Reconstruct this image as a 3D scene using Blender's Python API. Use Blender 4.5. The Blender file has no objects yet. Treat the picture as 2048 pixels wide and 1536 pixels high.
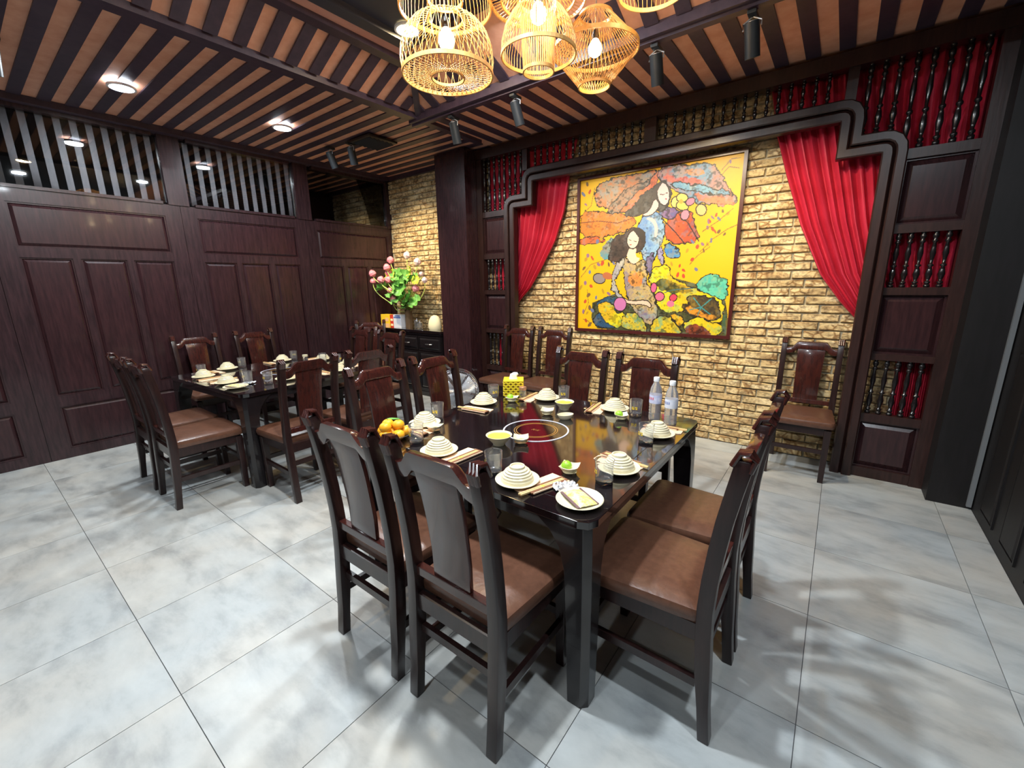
import bpy, math, random
import numpy as np
from mathutils import Vector, Matrix
random.seed(7); np.random.seed(7)
R = math.radians
SC = bpy.context.scene
COL = SC.collection
# ------------------------------------------------------------------ camera
cam_d = bpy.data.cameras.new('camera'); cam = bpy.data.objects.new('camera', cam_d); COL.objects.link(cam)
cam_d.sensor_width = 36.0; cam_d.lens = 14.912; cam_d.clip_start = 0.02
cr = Vector((0.795696, 0.605498, -0.015475)); cu = Vector((-0.126137, 0.190639, 0.973523)); cf = Vector((-0.592417, 0.772676, -0.228066))
M = Matrix((cr, cu, -cf)).transposed().to_4x4(); M.translation = (0, 0, 1.444)
cam.matrix_world = M
SC.camera = cam
# ------------------------------------------------------------------ world, lights, exposure
w = bpy.data.worlds.new('world'); SC.world = w; w.use_nodes = True
w.node_tree.nodes['Background'].inputs[0].default_value = (0.60, 0.68, 0.85, 1)
w.node_tree.nodes['Background'].inputs[1].default_value = 0.05
SC.view_settings.view_transform = 'Standard'; SC.view_settings.look = 'None'
SC.view_settings.exposure = 0.18; SC.view_settings.gamma = 1.0; SC.view_settings.use_curve_mapping = False
COOL = (0.86, 0.94, 1.0); NEUT = (1.0, 0.95, 0.88); WARM = (1.0, 0.70, 0.36)
def lamp(kind, loc, power, color, to=None, size=0.1, spot=None, blend=0.5):
    d = bpy.data.lights.new('lamp', kind); d.energy = power; d.color = color
    if kind == 'AREA': d.shape = 'DISK'; d.size = size
    else: d.shadow_soft_size = size
    if kind == 'SPOT': d.spot_size = R(spot or 60); d.spot_blend = blend
    o = bpy.data.objects.new(kind.lower() + '_lamp', d); COL.objects.link(o); o.location = loc
    if to is not None: o.rotation_euler = (Vector(to) - Vector(loc)).to_track_quat('-Z', 'Y').to_euler()
    return o
# recessed downlights of the ceiling, with fill lamps added out of view: (x, y, ceiling z, power, colour)
DOWN = [(-4.38, 1.08, 2.885, 30, COOL), (-4.32, 2.20, 2.885, 26, COOL), (-4.38, -0.35, 2.885, 14, COOL),  # last one is added fill, out of view
        (-1.26, 0.97, 3.085, 58, COOL), (-1.84, 2.20, 3.085, 40, COOL), (-2.50, 2.19, 3.085, 9, WARM), (-2.15, 0.95, 3.085, 14, WARM),
        (-2.6, -0.45, 3.085, 12, COOL), (-0.75, -0.35, 3.085, 17, COOL), (0.35, 0.9, 3.085, 32, COOL), (-2.6, -1.9, 3.085, 12, COOL), (-0.6, -1.8, 3.085, 16, COOL)]  # this row is added room fill, all out of view
for (x, y, z, p, c) in DOWN:
    lamp('AREA', (x, y, z - 0.012), p, c, (x, y, 0), 0.13)
# track spotlights aimed at the brick wall: lamp body, target, power
SPOTS = [((-2.83, 2.93, 2.89), (-3.0, 4.0, 1.5), 60), ((-2.17, 2.93, 2.89), (-1.9, 4.1, 1.5), 100), ((-1.09, 2.93, 2.89), (-1.1, 4.1, 1.7), 95), ((-0.57, 2.93, 2.89), (-0.35, 4.1, 1.4), 95),
         ((-4.55, 2.80, 2.90), (-4.6, 4.1, 1.5), 140), ((-4.25, 2.86, 2.90), (-4.95, 4.1, 1.3), 60)]
# ------------------------------------------------------------------ materials
def mat(name, base, rough=0.5, metal=0.0, noise=None, var=None, bump=0.0, scale=(1, 1, 1), coat=0.0, spec=0.5, emit=None, es=0.0, trans=0.0, ior=1.45, detail=4, obj=False, nscale=8.0, attr=None):
    m = bpy.data.materials.new(name); m.use_nodes = True
    nt = m.node_tree; n = nt.nodes; l = nt.links; b = n['Principled BSDF']
    b.inputs['Base Color'].default_value = (*base, 1); b.inputs['Roughness'].default_value = rough; b.inputs['Metallic'].default_value = metal
    b.inputs['Coat Weight'].default_value = coat; b.inputs['Coat Roughness'].default_value = 0.06
    b.inputs['Specular IOR Level'].default_value = spec; b.inputs['Transmission Weight'].default_value = trans; b.inputs['IOR'].default_value = ior
    if emit: b.inputs['Emission Color'].default_value = (*emit, 1); b.inputs['Emission Strength'].default_value = es
    if var is not None or bump:
        tc = n.new('ShaderNodeTexCoord'); mp = n.new('ShaderNodeMapping'); mp.inputs['Scale'].default_value = scale
        if obj: l.new(tc.outputs['Object'], mp.inputs['Vector'])
        else:
            g = n.new('ShaderNodeNewGeometry'); l.new(g.outputs['Position'], mp.inputs['Vector'])
        tx = n.new('ShaderNodeTexNoise'); tx.inputs['Scale'].default_value = nscale; tx.inputs['Detail'].default_value = detail; tx.inputs['Roughness'].default_value = 0.6
        l.new(mp.outputs[0], tx.inputs['Vector'])
        if var is not None:
            r = n.new('ShaderNodeValToRGB'); r.color_ramp.elements[0].position = 0.32; r.color_ramp.elements[1].position = 0.70
            r.color_ramp.elements[0].color = (*base, 1); r.color_ramp.elements[1].color = (*var, 1)
            l.new(tx.outputs['Fac'], r.inputs['Fac']); l.new(r.outputs[0], b.inputs['Base Color'])
        if bump:
            bp = n.new('ShaderNodeBump'); bp.inputs['Strength'].default_value = bump; bp.inputs['Distance'].default_value = 0.01
            l.new(tx.outputs['Fac'], bp.inputs['Height']); l.new(bp.outputs[0], b.inputs['Normal'])
    return m
WOOD = mat('dark_wood', (0.020, 0.010, 0.012), 0.27, var=(0.044, 0.020, 0.023), scale=(9, 9, 0.9), nscale=6, bump=0.02, coat=0.12)
WOODR = mat('dark_red_wood', (0.020, 0.009, 0.008), 0.34, var=(0.038, 0.016, 0.014), scale=(9, 9, 0.9), nscale=6, bump=0.05)
PANELW = mat('panel_wood', (0.022, 0.009, 0.011), 0.27, var=(0.042, 0.016, 0.018), scale=(9, 9, 0.9), nscale=6, bump=0.02, coat=0.15)
BATTEN = mat('batten_wood', (0.036, 0.024, 0.042), 0.42, var=(0.060, 0.038, 0.058), scale=(3, 3, 3), nscale=6)  # bluish cast of the ceiling glare is put into the wood colour
BLACKW = mat('charcoal_wall', (0.005, 0.004, 0.004), 0.55, var=(0.009, 0.007, 0.008), scale=(8, 8, 1), nscale=5)
CHAIRW = mat('chair_lacquer', (0.026, 0.008, 0.007), 0.20, var=(0.060, 0.014, 0.010), scale=(12, 12, 1.5), nscale=5, coat=0.5)
CHAIRT = mat('chair_dark_lacquer', (0.013, 0.006, 0.006), 0.30, var=(0.028, 0.011, 0.010), scale=(12, 12, 1.5), nscale=5, coat=0.15)
LEATHER = mat('brown_leather', (0.095, 0.042, 0.026), 0.30, var=(0.135, 0.060, 0.036), nscale=40, bump=0.12)
BLKGLOSS = mat('black_lacquer', (0.006, 0.004, 0.005), 0.09, coat=1.0, spec=0.7)
BLKWOOD = mat('black_leg_lacquer', (0.010, 0.008, 0.009), 0.22, coat=0.4)
TERRA = mat('terracotta_board', (0.60, 0.28, 0.18), 0.65, var=(0.72, 0.38, 0.26), nscale=9, scale=(1, 1, 1), bump=0.1)
TERRA2 = mat('terracotta_edge', (0.48, 0.23, 0.19), 0.65, var=(0.56, 0.30, 0.24), nscale=5)
CENTERC = mat('ceiling_grey_blue', (0.030, 0.032, 0.052), 0.5)
SLATM = mat('slat_grey', (0.20, 0.175, 0.185), 0.45, var=(0.27, 0.24, 0.25), scale=(5, 5, 1), nscale=6)
MORTAR = mat('mortar', (0.50, 0.45, 0.33), 0.9, var=(0.40, 0.37, 0.27), nscale=25, bump=0.4)
RED = mat('red_cloth', (0.48, 0.016, 0.045), 0.62, var=(0.56, 0.024, 0.062), nscale=6)
CREAM = mat('cream_ceramic', (0.70, 0.63, 0.43), 0.28, var=(0.74, 0.67, 0.47), nscale=30, coat=0.2)
RINGM = mat('ring_metal', (0.66, 0.67, 0.78), 0.35, metal=0.2)
STEEL = mat('steel', (0.62, 0.63, 0.66), 0.25, metal=1.0)
SILVER = mat('silver_paint', (0.42, 0.43, 0.45), 0.4, metal=0.6)
GOLD = mat('gold_line', (0.75, 0.42, 0.10), 0.3, metal=0.6)
BRASS = mat('brass', (0.55, 0.42, 0.22), 0.25, metal=1.0)
COPPER = mat('copper_lid', (0.62, 0.34, 0.20), 0.35, metal=0.7)
BAMBOO = mat('bamboo', (0.58, 0.29, 0.08), 0.45, var=(0.70, 0.40, 0.13), nscale=30)
BLACKM = mat('black_metal', (0.022, 0.026, 0.030), 0.4)
BLACKP = mat('black_plastic', (0.012, 0.012, 0.013), 0.35)
CONDUIT = mat('grey_trim', (0.17, 0.18, 0.19), 0.5)
PAPER = mat('wrapper_paper', (0.80, 0.52, 0.34), 0.6, var=(0.84, 0.60, 0.40), nscale=40)
SLEEVE = mat('brown_sleeve', (0.17, 0.065, 0.028), 0.5)
YELLOW = mat('yellow_print', (0.80, 0.56, 0.05), 0.5)
WOODST = mat('chopstick_wood', (0.72, 0.50, 0.22), 0.5)
YWEAVE = mat('yellow_weave', (0.80, 0.62, 0.03), 0.45)
TISSUE = mat('tissue', (0.85, 0.86, 0.88), 0.8)
ORANGE = mat('mandarin_skin', (0.85, 0.36, 0.012), 0.42, var=(0.90, 0.44, 0.02), nscale=60, bump=0.15)
LEAFG = mat('leaf_green', (0.07, 0.26, 0.04), 0.45, var=(0.20, 0.42, 0.10), nscale=14)
LEAFY = mat('leaf_yellow_green', (0.45, 0.58, 0.03), 0.5, var=(0.62, 0.66, 0.10), nscale=14)
LIME = mat('lime_skin', (0.22, 0.50, 0.02), 0.35, var=(0.36, 0.62, 0.05), nscale=50)
SALT = mat('seasoning_orange', (0.80, 0.42, 0.16), 0.7, var=(0.85, 0.52, 0.24), nscale=90)
SALTY = mat('seasoning_pale', (0.85, 0.74, 0.40), 0.7, var=(0.88, 0.80, 0.52), nscale=90)
SOUP = mat('yellow_broth', (0.72, 0.60, 0.08), 0.12)
PINK = mat('lotus_pink', (0.80, 0.16, 0.24), 0.5, var=(0.88, 0.42, 0.46), nscale=22)
PINKP = mat('lotus_pale', (0.86, 0.56, 0.56), 0.5, var=(0.90, 0.72, 0.66), nscale=22)
STEMG = mat('stem_green', (0.48, 0.58, 0.14), 0.5)
VASE = mat('brown_vase', (0.11, 0.065, 0.035), 0.3, var=(0.22, 0.14, 0.08), scale=(30, 30, 1), nscale=4)
WHITEB = mat('white_box', (0.72, 0.74, 0.80), 0.5)
BLUEP = mat('blue_print', (0.10, 0.16, 0.42), 0.5)
REDB = mat('red_box', (0.60, 0.05, 0.03), 0.5)
YELB = mat('yellow_box', (0.85, 0.55, 0.03), 0.5)
CLOTH = mat('cream_cloth', (0.75, 0.68, 0.45), 0.8)
FOIL = mat('foil_bag', (0.60, 0.64, 0.70), 0.22, metal=0.75, var=(0.80, 0.82, 0.86), nscale=60, bump=0.8)
SNACK = mat('snack_pack', (0.62, 0.55, 0.06), 0.3, var=(0.62, 0.60, 0.50), nscale=70, bump=0.3)
SNACKB = mat('snack_pack_edge', (0.16, 0.09, 0.10), 0.4)
CAPW = mat('white_cap', (0.85, 0.87, 0.90), 0.4)
LABELB = mat('bottle_label', (0.42, 0.46, 0.72), 0.4, var=(0.72, 0.74, 0.86), nscale=60)
LABELR = mat('label_red', (0.70, 0.08, 0.12), 0.4)
GLASS = mat('clear_glass', (0.95, 0.97, 1), 0.0, trans=0.95, ior=1.45, coat=0.5)
PLASTIC = mat('clear_plastic', (0.92, 0.95, 1.0), 0.03, trans=0.84, ior=1.18, coat=0.8)
FANB = mat('fan_blade', (0.60, 0.64, 0.70), 0.15)
LEDC = mat('led_cool', (1, 1, 1), 0.5, emit=(0.82, 0.92, 1.0), es=40)
LEDW = mat('led_warm', (1, 1, 1), 0.5, emit=(1.0, 0.78, 0.35), es=30)
BULB = mat('bulb_glow', (1, 1, 1), 0.5, emit=(1.0, 0.78, 0.45), es=22)
def pane_mat():
    m = bpy.data.materials.new('window_glass'); m.use_nodes = True; nt = m.node_tree; n = nt.nodes; l = nt.links
    n.remove(n['Principled BSDF']); o = n['Material Output']
    t = n.new('ShaderNodeBsdfTransparent'); t.inputs[0].default_value = (0.92, 0.94, 0.95, 1); g = n.new('ShaderNodeBsdfGlossy'); g.inputs['Roughness'].default_value = 0.015
    f = n.new('ShaderNodeFresnel'); f.inputs[0].default_value = 1.7; mx = n.new('ShaderNodeMixShader')
    l.new(f.outputs[0], mx.inputs[0]); l.new(t.outputs[0], mx.inputs[1]); l.new(g.outputs[0], mx.inputs[2]); l.new(mx.outputs[0], o.inputs[0])
    return m
PANE = pane_mat()
def tile_mat():
    m = bpy.data.materials.new('floor_tile'); m.use_nodes = True; nt = m.node_tree; n = nt.nodes; l = nt.links; b = n['Principled BSDF']
    b.inputs['Roughness'].default_value = 0.38
    g = n.new('ShaderNodeNewGeometry'); oi = n.new('ShaderNodeObjectInfo')
    add = n.new('ShaderNodeVectorMath'); add.operation = 'ADD'
    mul = n.new('ShaderNodeMath'); mul.operation = 'MULTIPLY'; mul.inputs[1].default_value = 37.0
    l.new(oi.outputs['Random'], mul.inputs[0]); cx = n.new('ShaderNodeCombineXYZ'); l.new(mul.outputs[0], cx.inputs[0]); l.new(mul.outputs[0], cx.inputs[1])
    l.new(g.outputs['Position'], add.inputs[0]); l.new(cx.outputs[0], add.inputs[1])
    def nz(scale, sc, det):
        mp = n.new('ShaderNodeMapping'); mp.inputs['Scale'].default_value = scale; l.new(add.outputs[0], mp.inputs['Vector'])
        t = n.new('ShaderNodeTexNoise'); t.inputs['Scale'].default_value = sc; t.inputs['Detail'].default_value = det; t.inputs['Roughness'].default_value = 0.62; t.inputs['Distortion'].default_value = 0.15
        l.new(mp.outputs[0], t.inputs['Vector']); return t
    a = nz((1.5, 3.0, 1), 2.2, 10); r = n.new('ShaderNodeValToRGB'); e = r.color_ramp.elements
    e[0].position = 0.30; e[0].color = (0.27, 0.28, 0.285, 1); e[1].position = 0.72; e[1].color = (0.50, 0.51, 0.50, 1)
    k = r.color_ramp.elements.new(0.5); k.color = (0.42, 0.43, 0.425, 1)
    l.new(a.outputs['Fac'], r.inputs[0])
    c = nz((1, 1, 1), 1.3, 3); r2 = n.new('ShaderNodeValToRGB'); r2.color_ramp.elements[0].color = (0.95, 1.0, 1.03, 1); r2.color_ramp.elements[1].color = (1.05, 1.0, 0.93, 1)
    r2.color_ramp.elements[0].position = 0.35; r2.color_ramp.elements[1].position = 0.65
    l.new(c.outputs['Fac'], r2.inputs[0]); mx = n.new('ShaderNodeMix'); mx.data_type = 'RGBA'; mx.blend_type = 'MULTIPLY'; mx.inputs[0].default_value = 1.0
    l.new(r.outputs[0], mx.inputs[6]); l.new(r2.outputs[0], mx.inputs[7]); l.new(mx.outputs[2], b.inputs['Base Color'])
    return m
TILE = tile_mat(); GROUT = mat('grout', (0.10, 0.10, 0.105), 0.8)
def brick_mat():
    m = bpy.data.materials.new('brick'); m.use_nodes = True; nt = m.node_tree; n = nt.nodes; l = nt.links; b = n['Principled BSDF']
    b.inputs['Roughness'].default_value = 0.8
    g = n.new('ShaderNodeNewGeometry')
    def nz(scale, sc, det):
        mp = n.new('ShaderNodeMapping'); mp.inputs['Scale'].default_value = scale; l.new(g.outputs['Position'], mp.inputs['Vector'])
        t = n.new('ShaderNodeTexNoise'); t.inputs['Scale'].default_value = sc; t.inputs['Detail'].default_value = det; t.inputs['Roughness'].default_value = 0.65
        l.new(mp.outputs[0], t.inputs['Vector']); return t
    a = nz((4.1, 1, 15), 1.0, 1); r = n.new('ShaderNodeValToRGB'); e = r.color_ramp.elements
    e[0].position = 0.33; e[0].color = (0.44, 0.31, 0.16, 1); e[1].position = 0.66; e[1].color = (0.70, 0.58, 0.37, 1)
    k = e.new(0.5); k.color = (0.57, 0.44, 0.24, 1)
    l.new(a.outputs['Fac'], r.inputs[0])
    c = nz((1, 1, 1.7), 26, 4); r2 = n.new('ShaderNodeValToRGB'); r2.color_ramp.elements[0].color = (0.36, 0.30, 0.25, 1); r2.color_ramp.elements[1].color = (1.14, 1.12, 1.02, 1)
    r2.color_ramp.elements[0].position = 0.36; r2.color_ramp.elements[1].position = 0.54
    l.new(c.outputs['Fac'], r2.inputs[0]); mx = n.new('ShaderNodeMix'); mx.data_type = 'RGBA'; mx.blend_type = 'MULTIPLY'; mx.inputs[0].default_value = 0.85
    l.new(r.outputs[0], mx.inputs[6]); l.new(r2.outputs[0], mx.inputs[7])
    ve = n.new('ShaderNodeTexVoronoi'); ve.feature = 'DISTANCE_TO_EDGE'; ve.inputs['Scale'].default_value = 15; ve.inputs['Randomness'].default_value = 0.85
    me_ = n.new('ShaderNodeMapping'); me_.inputs['Scale'].default_value = (1, 0.1, 1.15); l.new(g.outputs['Position'], me_.inputs['Vector']); l.new(me_.outputs[0], ve.inputs['Vector'])
    re = n.new('ShaderNodeValToRGB'); re.color_ramp.elements[0].position = 0.03; re.color_ramp.elements[1].position = 0.14; re.color_ramp.elements[0].color = (0.52, 0.40, 0.30, 1); re.color_ramp.elements[1].color = (1.08, 1.08, 1.08, 1)
    l.new(ve.outputs['Distance'], re.inputs[0]); m3 = n.new('ShaderNodeMix'); m3.data_type = 'RGBA'; m3.blend_type = 'MULTIPLY'
    sel = nz((1, 1, 1), 7, 1); rs = n.new('ShaderNodeMapRange'); rs.inputs[1].default_value = 0.42; rs.inputs[2].default_value = 0.55; l.new(sel.outputs['Fac'], rs.inputs[0]); l.new(rs.outputs[0], m3.inputs[0])
    l.new(mx.outputs[2], m3.inputs[6]); l.new(re.outputs[0], m3.inputs[7]); l.new(m3.outputs[2], b.inputs['Base Color'])
    v = n.new('ShaderNodeTexVoronoi'); v.inputs['Scale'].default_value = 20; v.distance = 'CHEBYCHEV'
    mp = n.new('ShaderNodeMapping'); mp.inputs['Scale'].default_value = (1, 0.1, 1); l.new(g.outputs['Position'], mp.inputs['Vector']); l.new(mp.outputs[0], v.inputs['Vector'])
    bp = n.new('ShaderNodeBump'); bp.inputs['Strength'].default_value = 0.5; bp.inputs['Distance'].default_value = 0.012
    ad = n.new('ShaderNodeMath'); l.new(v.outputs['Distance'], ad.inputs[0]); l.new(c.outputs['Fac'], ad.inputs[1]); l.new(ad.outputs[0], bp.inputs['Height']); l.new(bp.outputs[0], b.inputs['Normal'])
    return m
BRICK = brick_mat()
# ------------------------------------------------------------------ mesh helpers
class MB:
    def __init__(s): s.v = []; s.f = []
    def add(s, vs, fs):
        k = len(s.v); s.v += [tuple(p) for p in vs]; s.f += [tuple(i + k for i in f) for f in fs]; return s
    def box(s, x0, x1, y0, y1, z0, z1):
        return s.add([(x0, y0, z0), (x1, y0, z0), (x1, y1, z0), (x0, y1, z0), (x0, y0, z1), (x1, y0, z1), (x1, y1, z1), (x0, y1, z1)],
                     [(0, 3, 2, 1), (4, 5, 6, 7), (0, 1, 5, 4), (1, 2, 6, 5), (2, 3, 7, 6), (3, 0, 4, 7)])
    def bar(s, p0, p1, w, h, up=(0, 0, 1)):
        p0, p1 = Vector(p0), Vector(p1); d = (p1 - p0).normalized(); a = d.cross(Vector(up)).normalized(); b = a.cross(d)
        vs = [p + a * i * w / 2 + b * j * h / 2 for p in (p0, p1) for i, j in ((-1, -1), (1, -1), (1, 1), (-1, 1))]
        return s.add(vs, [(0, 1, 2, 3), (7, 6, 5, 4), (0, 4, 5, 1), (1, 5, 6, 2), (2, 6, 7, 3), (3, 7, 4, 0)])
    def quad(s, a, b, c, d): return s.add([a, b, c, d], [(0, 1, 2, 3)])
    def tube(s, pts, r, n=8, cap=True):
        pts = [Vector(p) for p in pts]; rs = r if isinstance(r, (list, tuple)) else [r] * len(pts); rings = []
        for i, p in enumerate(pts):
            d = (pts[min(i + 1, len(pts) - 1)] - pts[max(i - 1, 0)]).normalized()
            ref = Vector((0, 0, 1)) if abs(d.z) < 0.95 else Vector((1, 0, 0)); a = d.cross(ref).normalized(); b = d.cross(a)
            rings.append([p + (a * math.cos(2 * math.pi * k / n) + b * math.sin(2 * math.pi * k / n)) * rs[i] for k in range(n)])
        vs = [q for ring in rings for q in ring]
        fs = [(i * n + k, i * n + (k + 1) % n, (i + 1) * n + (k + 1) % n, (i + 1) * n + k) for i in range(len(pts) - 1) for k in range(n)]
        if cap: fs += [tuple(range(n - 1, -1, -1)), tuple(range((len(pts) - 1) * n, len(pts) * n))]
        return s.add(vs, fs)
    def lathe(s, prof, n=24, c=(0, 0, 0), closed=False):
        cx, cy, cz = c; m = len(prof)
        vs = [(cx + r * math.cos(2 * math.pi * k / n), cy + r * math.sin(2 * math.pi * k / n), cz + z) for (r, z) in prof for k in range(n)]
        fs = [(i * n + k, i * n + (k + 1) % n, (i + 1) * n + (k + 1) % n, (i + 1) * n + k) for i in range(m - 1) for k in range(n)]
        if closed: fs += [((m - 1) * n + k, (m - 1) * n + (k + 1) % n, (k + 1) % n, k) for k in range(n)]
        else:
            if prof[0][0] > 1e-5: fs.append(tuple(range(n - 1, -1, -1)))
            if prof[-1][0] > 1e-5: fs.append(tuple(range((m - 1) * n, m * n)))
        return s.add(vs, fs)
    def loft(s, rings, cap=True):
        n = len(rings[0]); vs = [p for r in rings for p in r]
        fs = [(i * n + k, i * n + (k + 1) % n, (i + 1) * n + (k + 1) % n, (i + 1) * n + k) for i in range(len(rings) - 1) for k in range(n)]
        if cap: fs += [tuple(range(n - 1, -1, -1)), tuple(range((len(rings) - 1) * n, len(rings) * n))]
        return s.add(vs, fs)
    def prism(s, poly, f0, f1):   # f0, f1 map a 2D point to the two faces
        n = len(poly); vs = [f0(*p) for p in poly] + [f1(*p) for p in poly]
        fs = [tuple(range(n - 1, -1, -1)), tuple(range(n, 2 * n))] + [(k, (k + 1) % n, n + (k + 1) % n, n + k) for k in range(n)]
        return s.add(vs, fs)
    def torus(s, c, Rr, r, n=32, m=6, flat=1.0):
        vs = []; fs = []
        for i in range(n):
            t = 2 * math.pi * i / n
            for j in range(m):
                q = 2 * math.pi * j / m; rr = Rr + r * math.cos(q)
                vs.append((c[0] + rr * math.cos(t), c[1] + rr * math.sin(t), c[2] + r * flat * math.sin(q)))
        for i in range(n):
            for j in range(m): fs.append((i * m + j, ((i + 1) % n) * m + j, ((i + 1) % n) * m + (j + 1) % m, i * m + (j + 1) % m))
        return s.add(vs, fs)
    def mesh(s, name, m, smooth=True, bevel=0.0):
        me = bpy.data.meshes.new(name); me.from_pydata(s.v, [], s.f)
        import bmesh
        bm = bmesh.new(); bm.from_mesh(me)
        if bevel:
            es = [e for e in bm.edges if len(e.link_faces) == 2 and e.calc_face_angle(0) > 0.6]
            bmesh.ops.bevel(bm, geom=es, offset=bevel, segments=2, affect='EDGES', profile=0.6)
        bmesh.ops.recalc_face_normals(bm, faces=bm.faces); bm.to_mesh(me); bm.free()
        me.materials.append(m)
        if smooth:
            me.polygons.foreach_set('use_smooth', [True] * len(me.polygons)); me.set_sharp_from_angle(angle=R(38))
        me.update(); return me
    def build(s, name, m, parent=None, smooth=True, bevel=0.0, loc=None):
        return put(name, s.mesh(name, m, smooth, bevel), parent, loc)
def put(name, me, parent=None, loc=None, rot=None, scale=None):
    o = bpy.data.objects.new(name, me); COL.objects.link(o)
    if parent is not None: o.parent = parent
    if loc: o.location = loc
    if rot: o.rotation_euler = rot
    if scale: o.scale = scale
    return o
def tag(o, label=None, cat=None, group=None, kind=None):
    if label: o['label'] = label
    if cat: o['category'] = cat
    if group: o['group'] = group
    if kind: o['kind'] = kind
    return o
def empty(name, loc=(0, 0, 0), rz=0.0, label=None, cat=None, group=None):
    o = bpy.data.objects.new(name, None); COL.objects.link(o); o.location = loc; o.rotation_euler = (0, 0, rz); o.empty_display_size = 0.05
    return tag(o, label, cat, group)
def copy_tree(o, parent=None):
    c = o.copy(); COL.objects.link(c)
    if parent is not None: c.parent = parent
    for ch in list(o.children): copy_tree(ch, c)
    return c
def struct(name, mb, m, smooth=False, parent=None):
    return tag(mb.build(name, m, parent, smooth), kind='structure')
def raised(y0, y1, z0, z1, bev=0.035, h=0.018):
    """raised panel in (u, v, height) coordinates"""
    e = 0.012
    r = [[(y0, z0, 0), (y1, z0, 0), (y1, z1, 0), (y0, z1, 0)], [(y0, z0, h * .75), (y1, z0, h * .75), (y1, z1, h * .75), (y0, z1, h * .75)],
         [(y0 + e, z0 + e, h * .75), (y1 - e, z0 + e, h * .75), (y1 - e, z1 - e, h * .75), (y0 + e, z1 - e, h * .75)],
         [(y0 + e, z0 + e, h * .2), (y1 - e, z0 + e, h * .2), (y1 - e, z1 - e, h * .2), (y0 + e, z1 - e, h * .2)],
         [(y0 + bev, z0 + bev, h), (y1 - bev, z0 + bev, h), (y1 - bev, z1 - bev, h), (y0 + bev, z1 - bev, h)]]
    return r
# ------------------------------------------------------------------ floor
XL, XR, YB, YN, ZC = -5.30, 0.83, 4.12, -2.9, 2.90
fl = struct('floor', MB().box(XL - .1, XR + .1, YN - .1, YB + .1, -0.05, -0.004), GROUT)
T, G = 0.6, 0.0028
xs = [0.058 + T * k for k in range(-10, 3)]; ys = [0.25 + T * k for k in range(-6, 8)]
tile_me = {}
for i in range(len(xs) - 1):
    for j in range(len(ys) - 1):
        x0, x1, y0, y1 = max(xs[i], XL), min(xs[i + 1], XR), max(ys[j], YN), min(ys[j + 1], YB)
        if x1 - x0 < .02 or y1 - y0 < .02: continue
        k = (round(x1 - x0, 3), round(y1 - y0, 3))
        if k not in tile_me:
            a, b = k[0] / 2 - G / 2, k[1] / 2 - G / 2
            tile_me[k] = MB().box(-a, a, -b, b, -0.006, 0.0).mesh('tile', TILE, False)
        put('tile', tile_me[k], fl, ((x0 + x1) / 2, (y0 + y1) / 2, 0))
# ------------------------------------------------------------------ brick wall at the back
wb = struct('wall_back', MB().box(XL - .1, XR + .1, YB, YB + .1, 0, 3.4), MORTAR)
BW, BH, BJ = 0.245, 0.066, 0.012
def brick_pts(w, h, d, rnd):
    j = lambda a: rnd.uniform(-a, a)
    n = 4; r0 = []; r1 = []; r2 = []
    for k in range(n): r0.append((-w / 2 + w * k / (n - 1), -h / 2))
    for k in range(n): r0.append((w / 2 - w * k / (n - 1), h / 2))
    out = [(x + j(.004), 0, z + j(.003)) for x, z in r0]; mid = [(x, -d * .72, z) for x, _, z in out]
    top = [(x * (1 - .035), -d * (1 + j(.18)), z * .84) for x, _, z in out]
    return [out, mid, top]
brick_me = []
for k in range(7):
    rnd = random.Random(k); b = MB(); b.loft(brick_pts(BW - BJ, BH - BJ, .022, rnd)); brick_me.append(b.mesh('brick', BRICK, False))
half_me = []
for k in range(2):
    rnd = random.Random(50 + k); b = MB(); b.loft(brick_pts(BW / 2 - BJ, BH - BJ, .016, rnd)); half_me.append(b.mesh('brick', BRICK, False))
spots = []; ends = []
rows = int(2.9 / BH) + 1
for r_ in range(rows):
    z = BH * (r_ + .5); off = (r_ % 2) * BW / 2 + random.Random(r_).uniform(-.02, .02)
    x = XL - .20 + off
    while x + BW / 2 < XR + .02:
        x += BW
        xc = x - BW / 2
        if xc - BW / 2 < XL - .001 or xc + BW / 2 > XR + .02:
            a, b_ = max(xc - BW / 2, XL), min(xc + BW / 2, XR + .02)
            if b_ - a > .04: ends.append(((a + b_) / 2, z, b_ - a))
            continue
        spots.append((xc, z))
def seen(x, z):
    if -2.2 < x < -.8 and 1.0 < z < 2.42: return False
    if -4.6 < x < -4.3 and z < .9: return False
    if x < -3.95: return z > .9
    if x < -2.95: return False
    if x > .08: return False
    return True
cand = sorted([s for s in spots if seen(*s) and z > 0], key=lambda s: (s[0] < -2.95, math.hypot(s[0], s[1] * .3)))
cand.sort(key=lambda s: math.sqrt(s[0] ** 2 + 4.12 ** 2) + (0.5 if s[1] > 2.55 else 0))
single = set(cand[:290])
stuff = MB(); rnd = random.Random(99)
for (x, z) in spots:
    if (x, z) in single:
        put('brick', brick_me[rnd.randrange(7)], wb, (x, YB, z), (0, 0, 0), (-1 if rnd.random() < .5 else 1, 1, 1))
    else:
        vs = brick_pts(BW - BJ, BH - BJ, .022, rnd); stuff.loft([[(a + x, b + YB, c + z) for a, b, c in r] for r in vs])
for (x, z, w_) in ends:
    vs = brick_pts(w_ - BJ, BH - BJ, .022, rnd); stuff.loft([[(a + x, b + YB, c + z) for a, b, c in r] for r in vs])
tag(stuff.build('bricks', BRICK, wb, False), kind='stuff')
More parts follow.
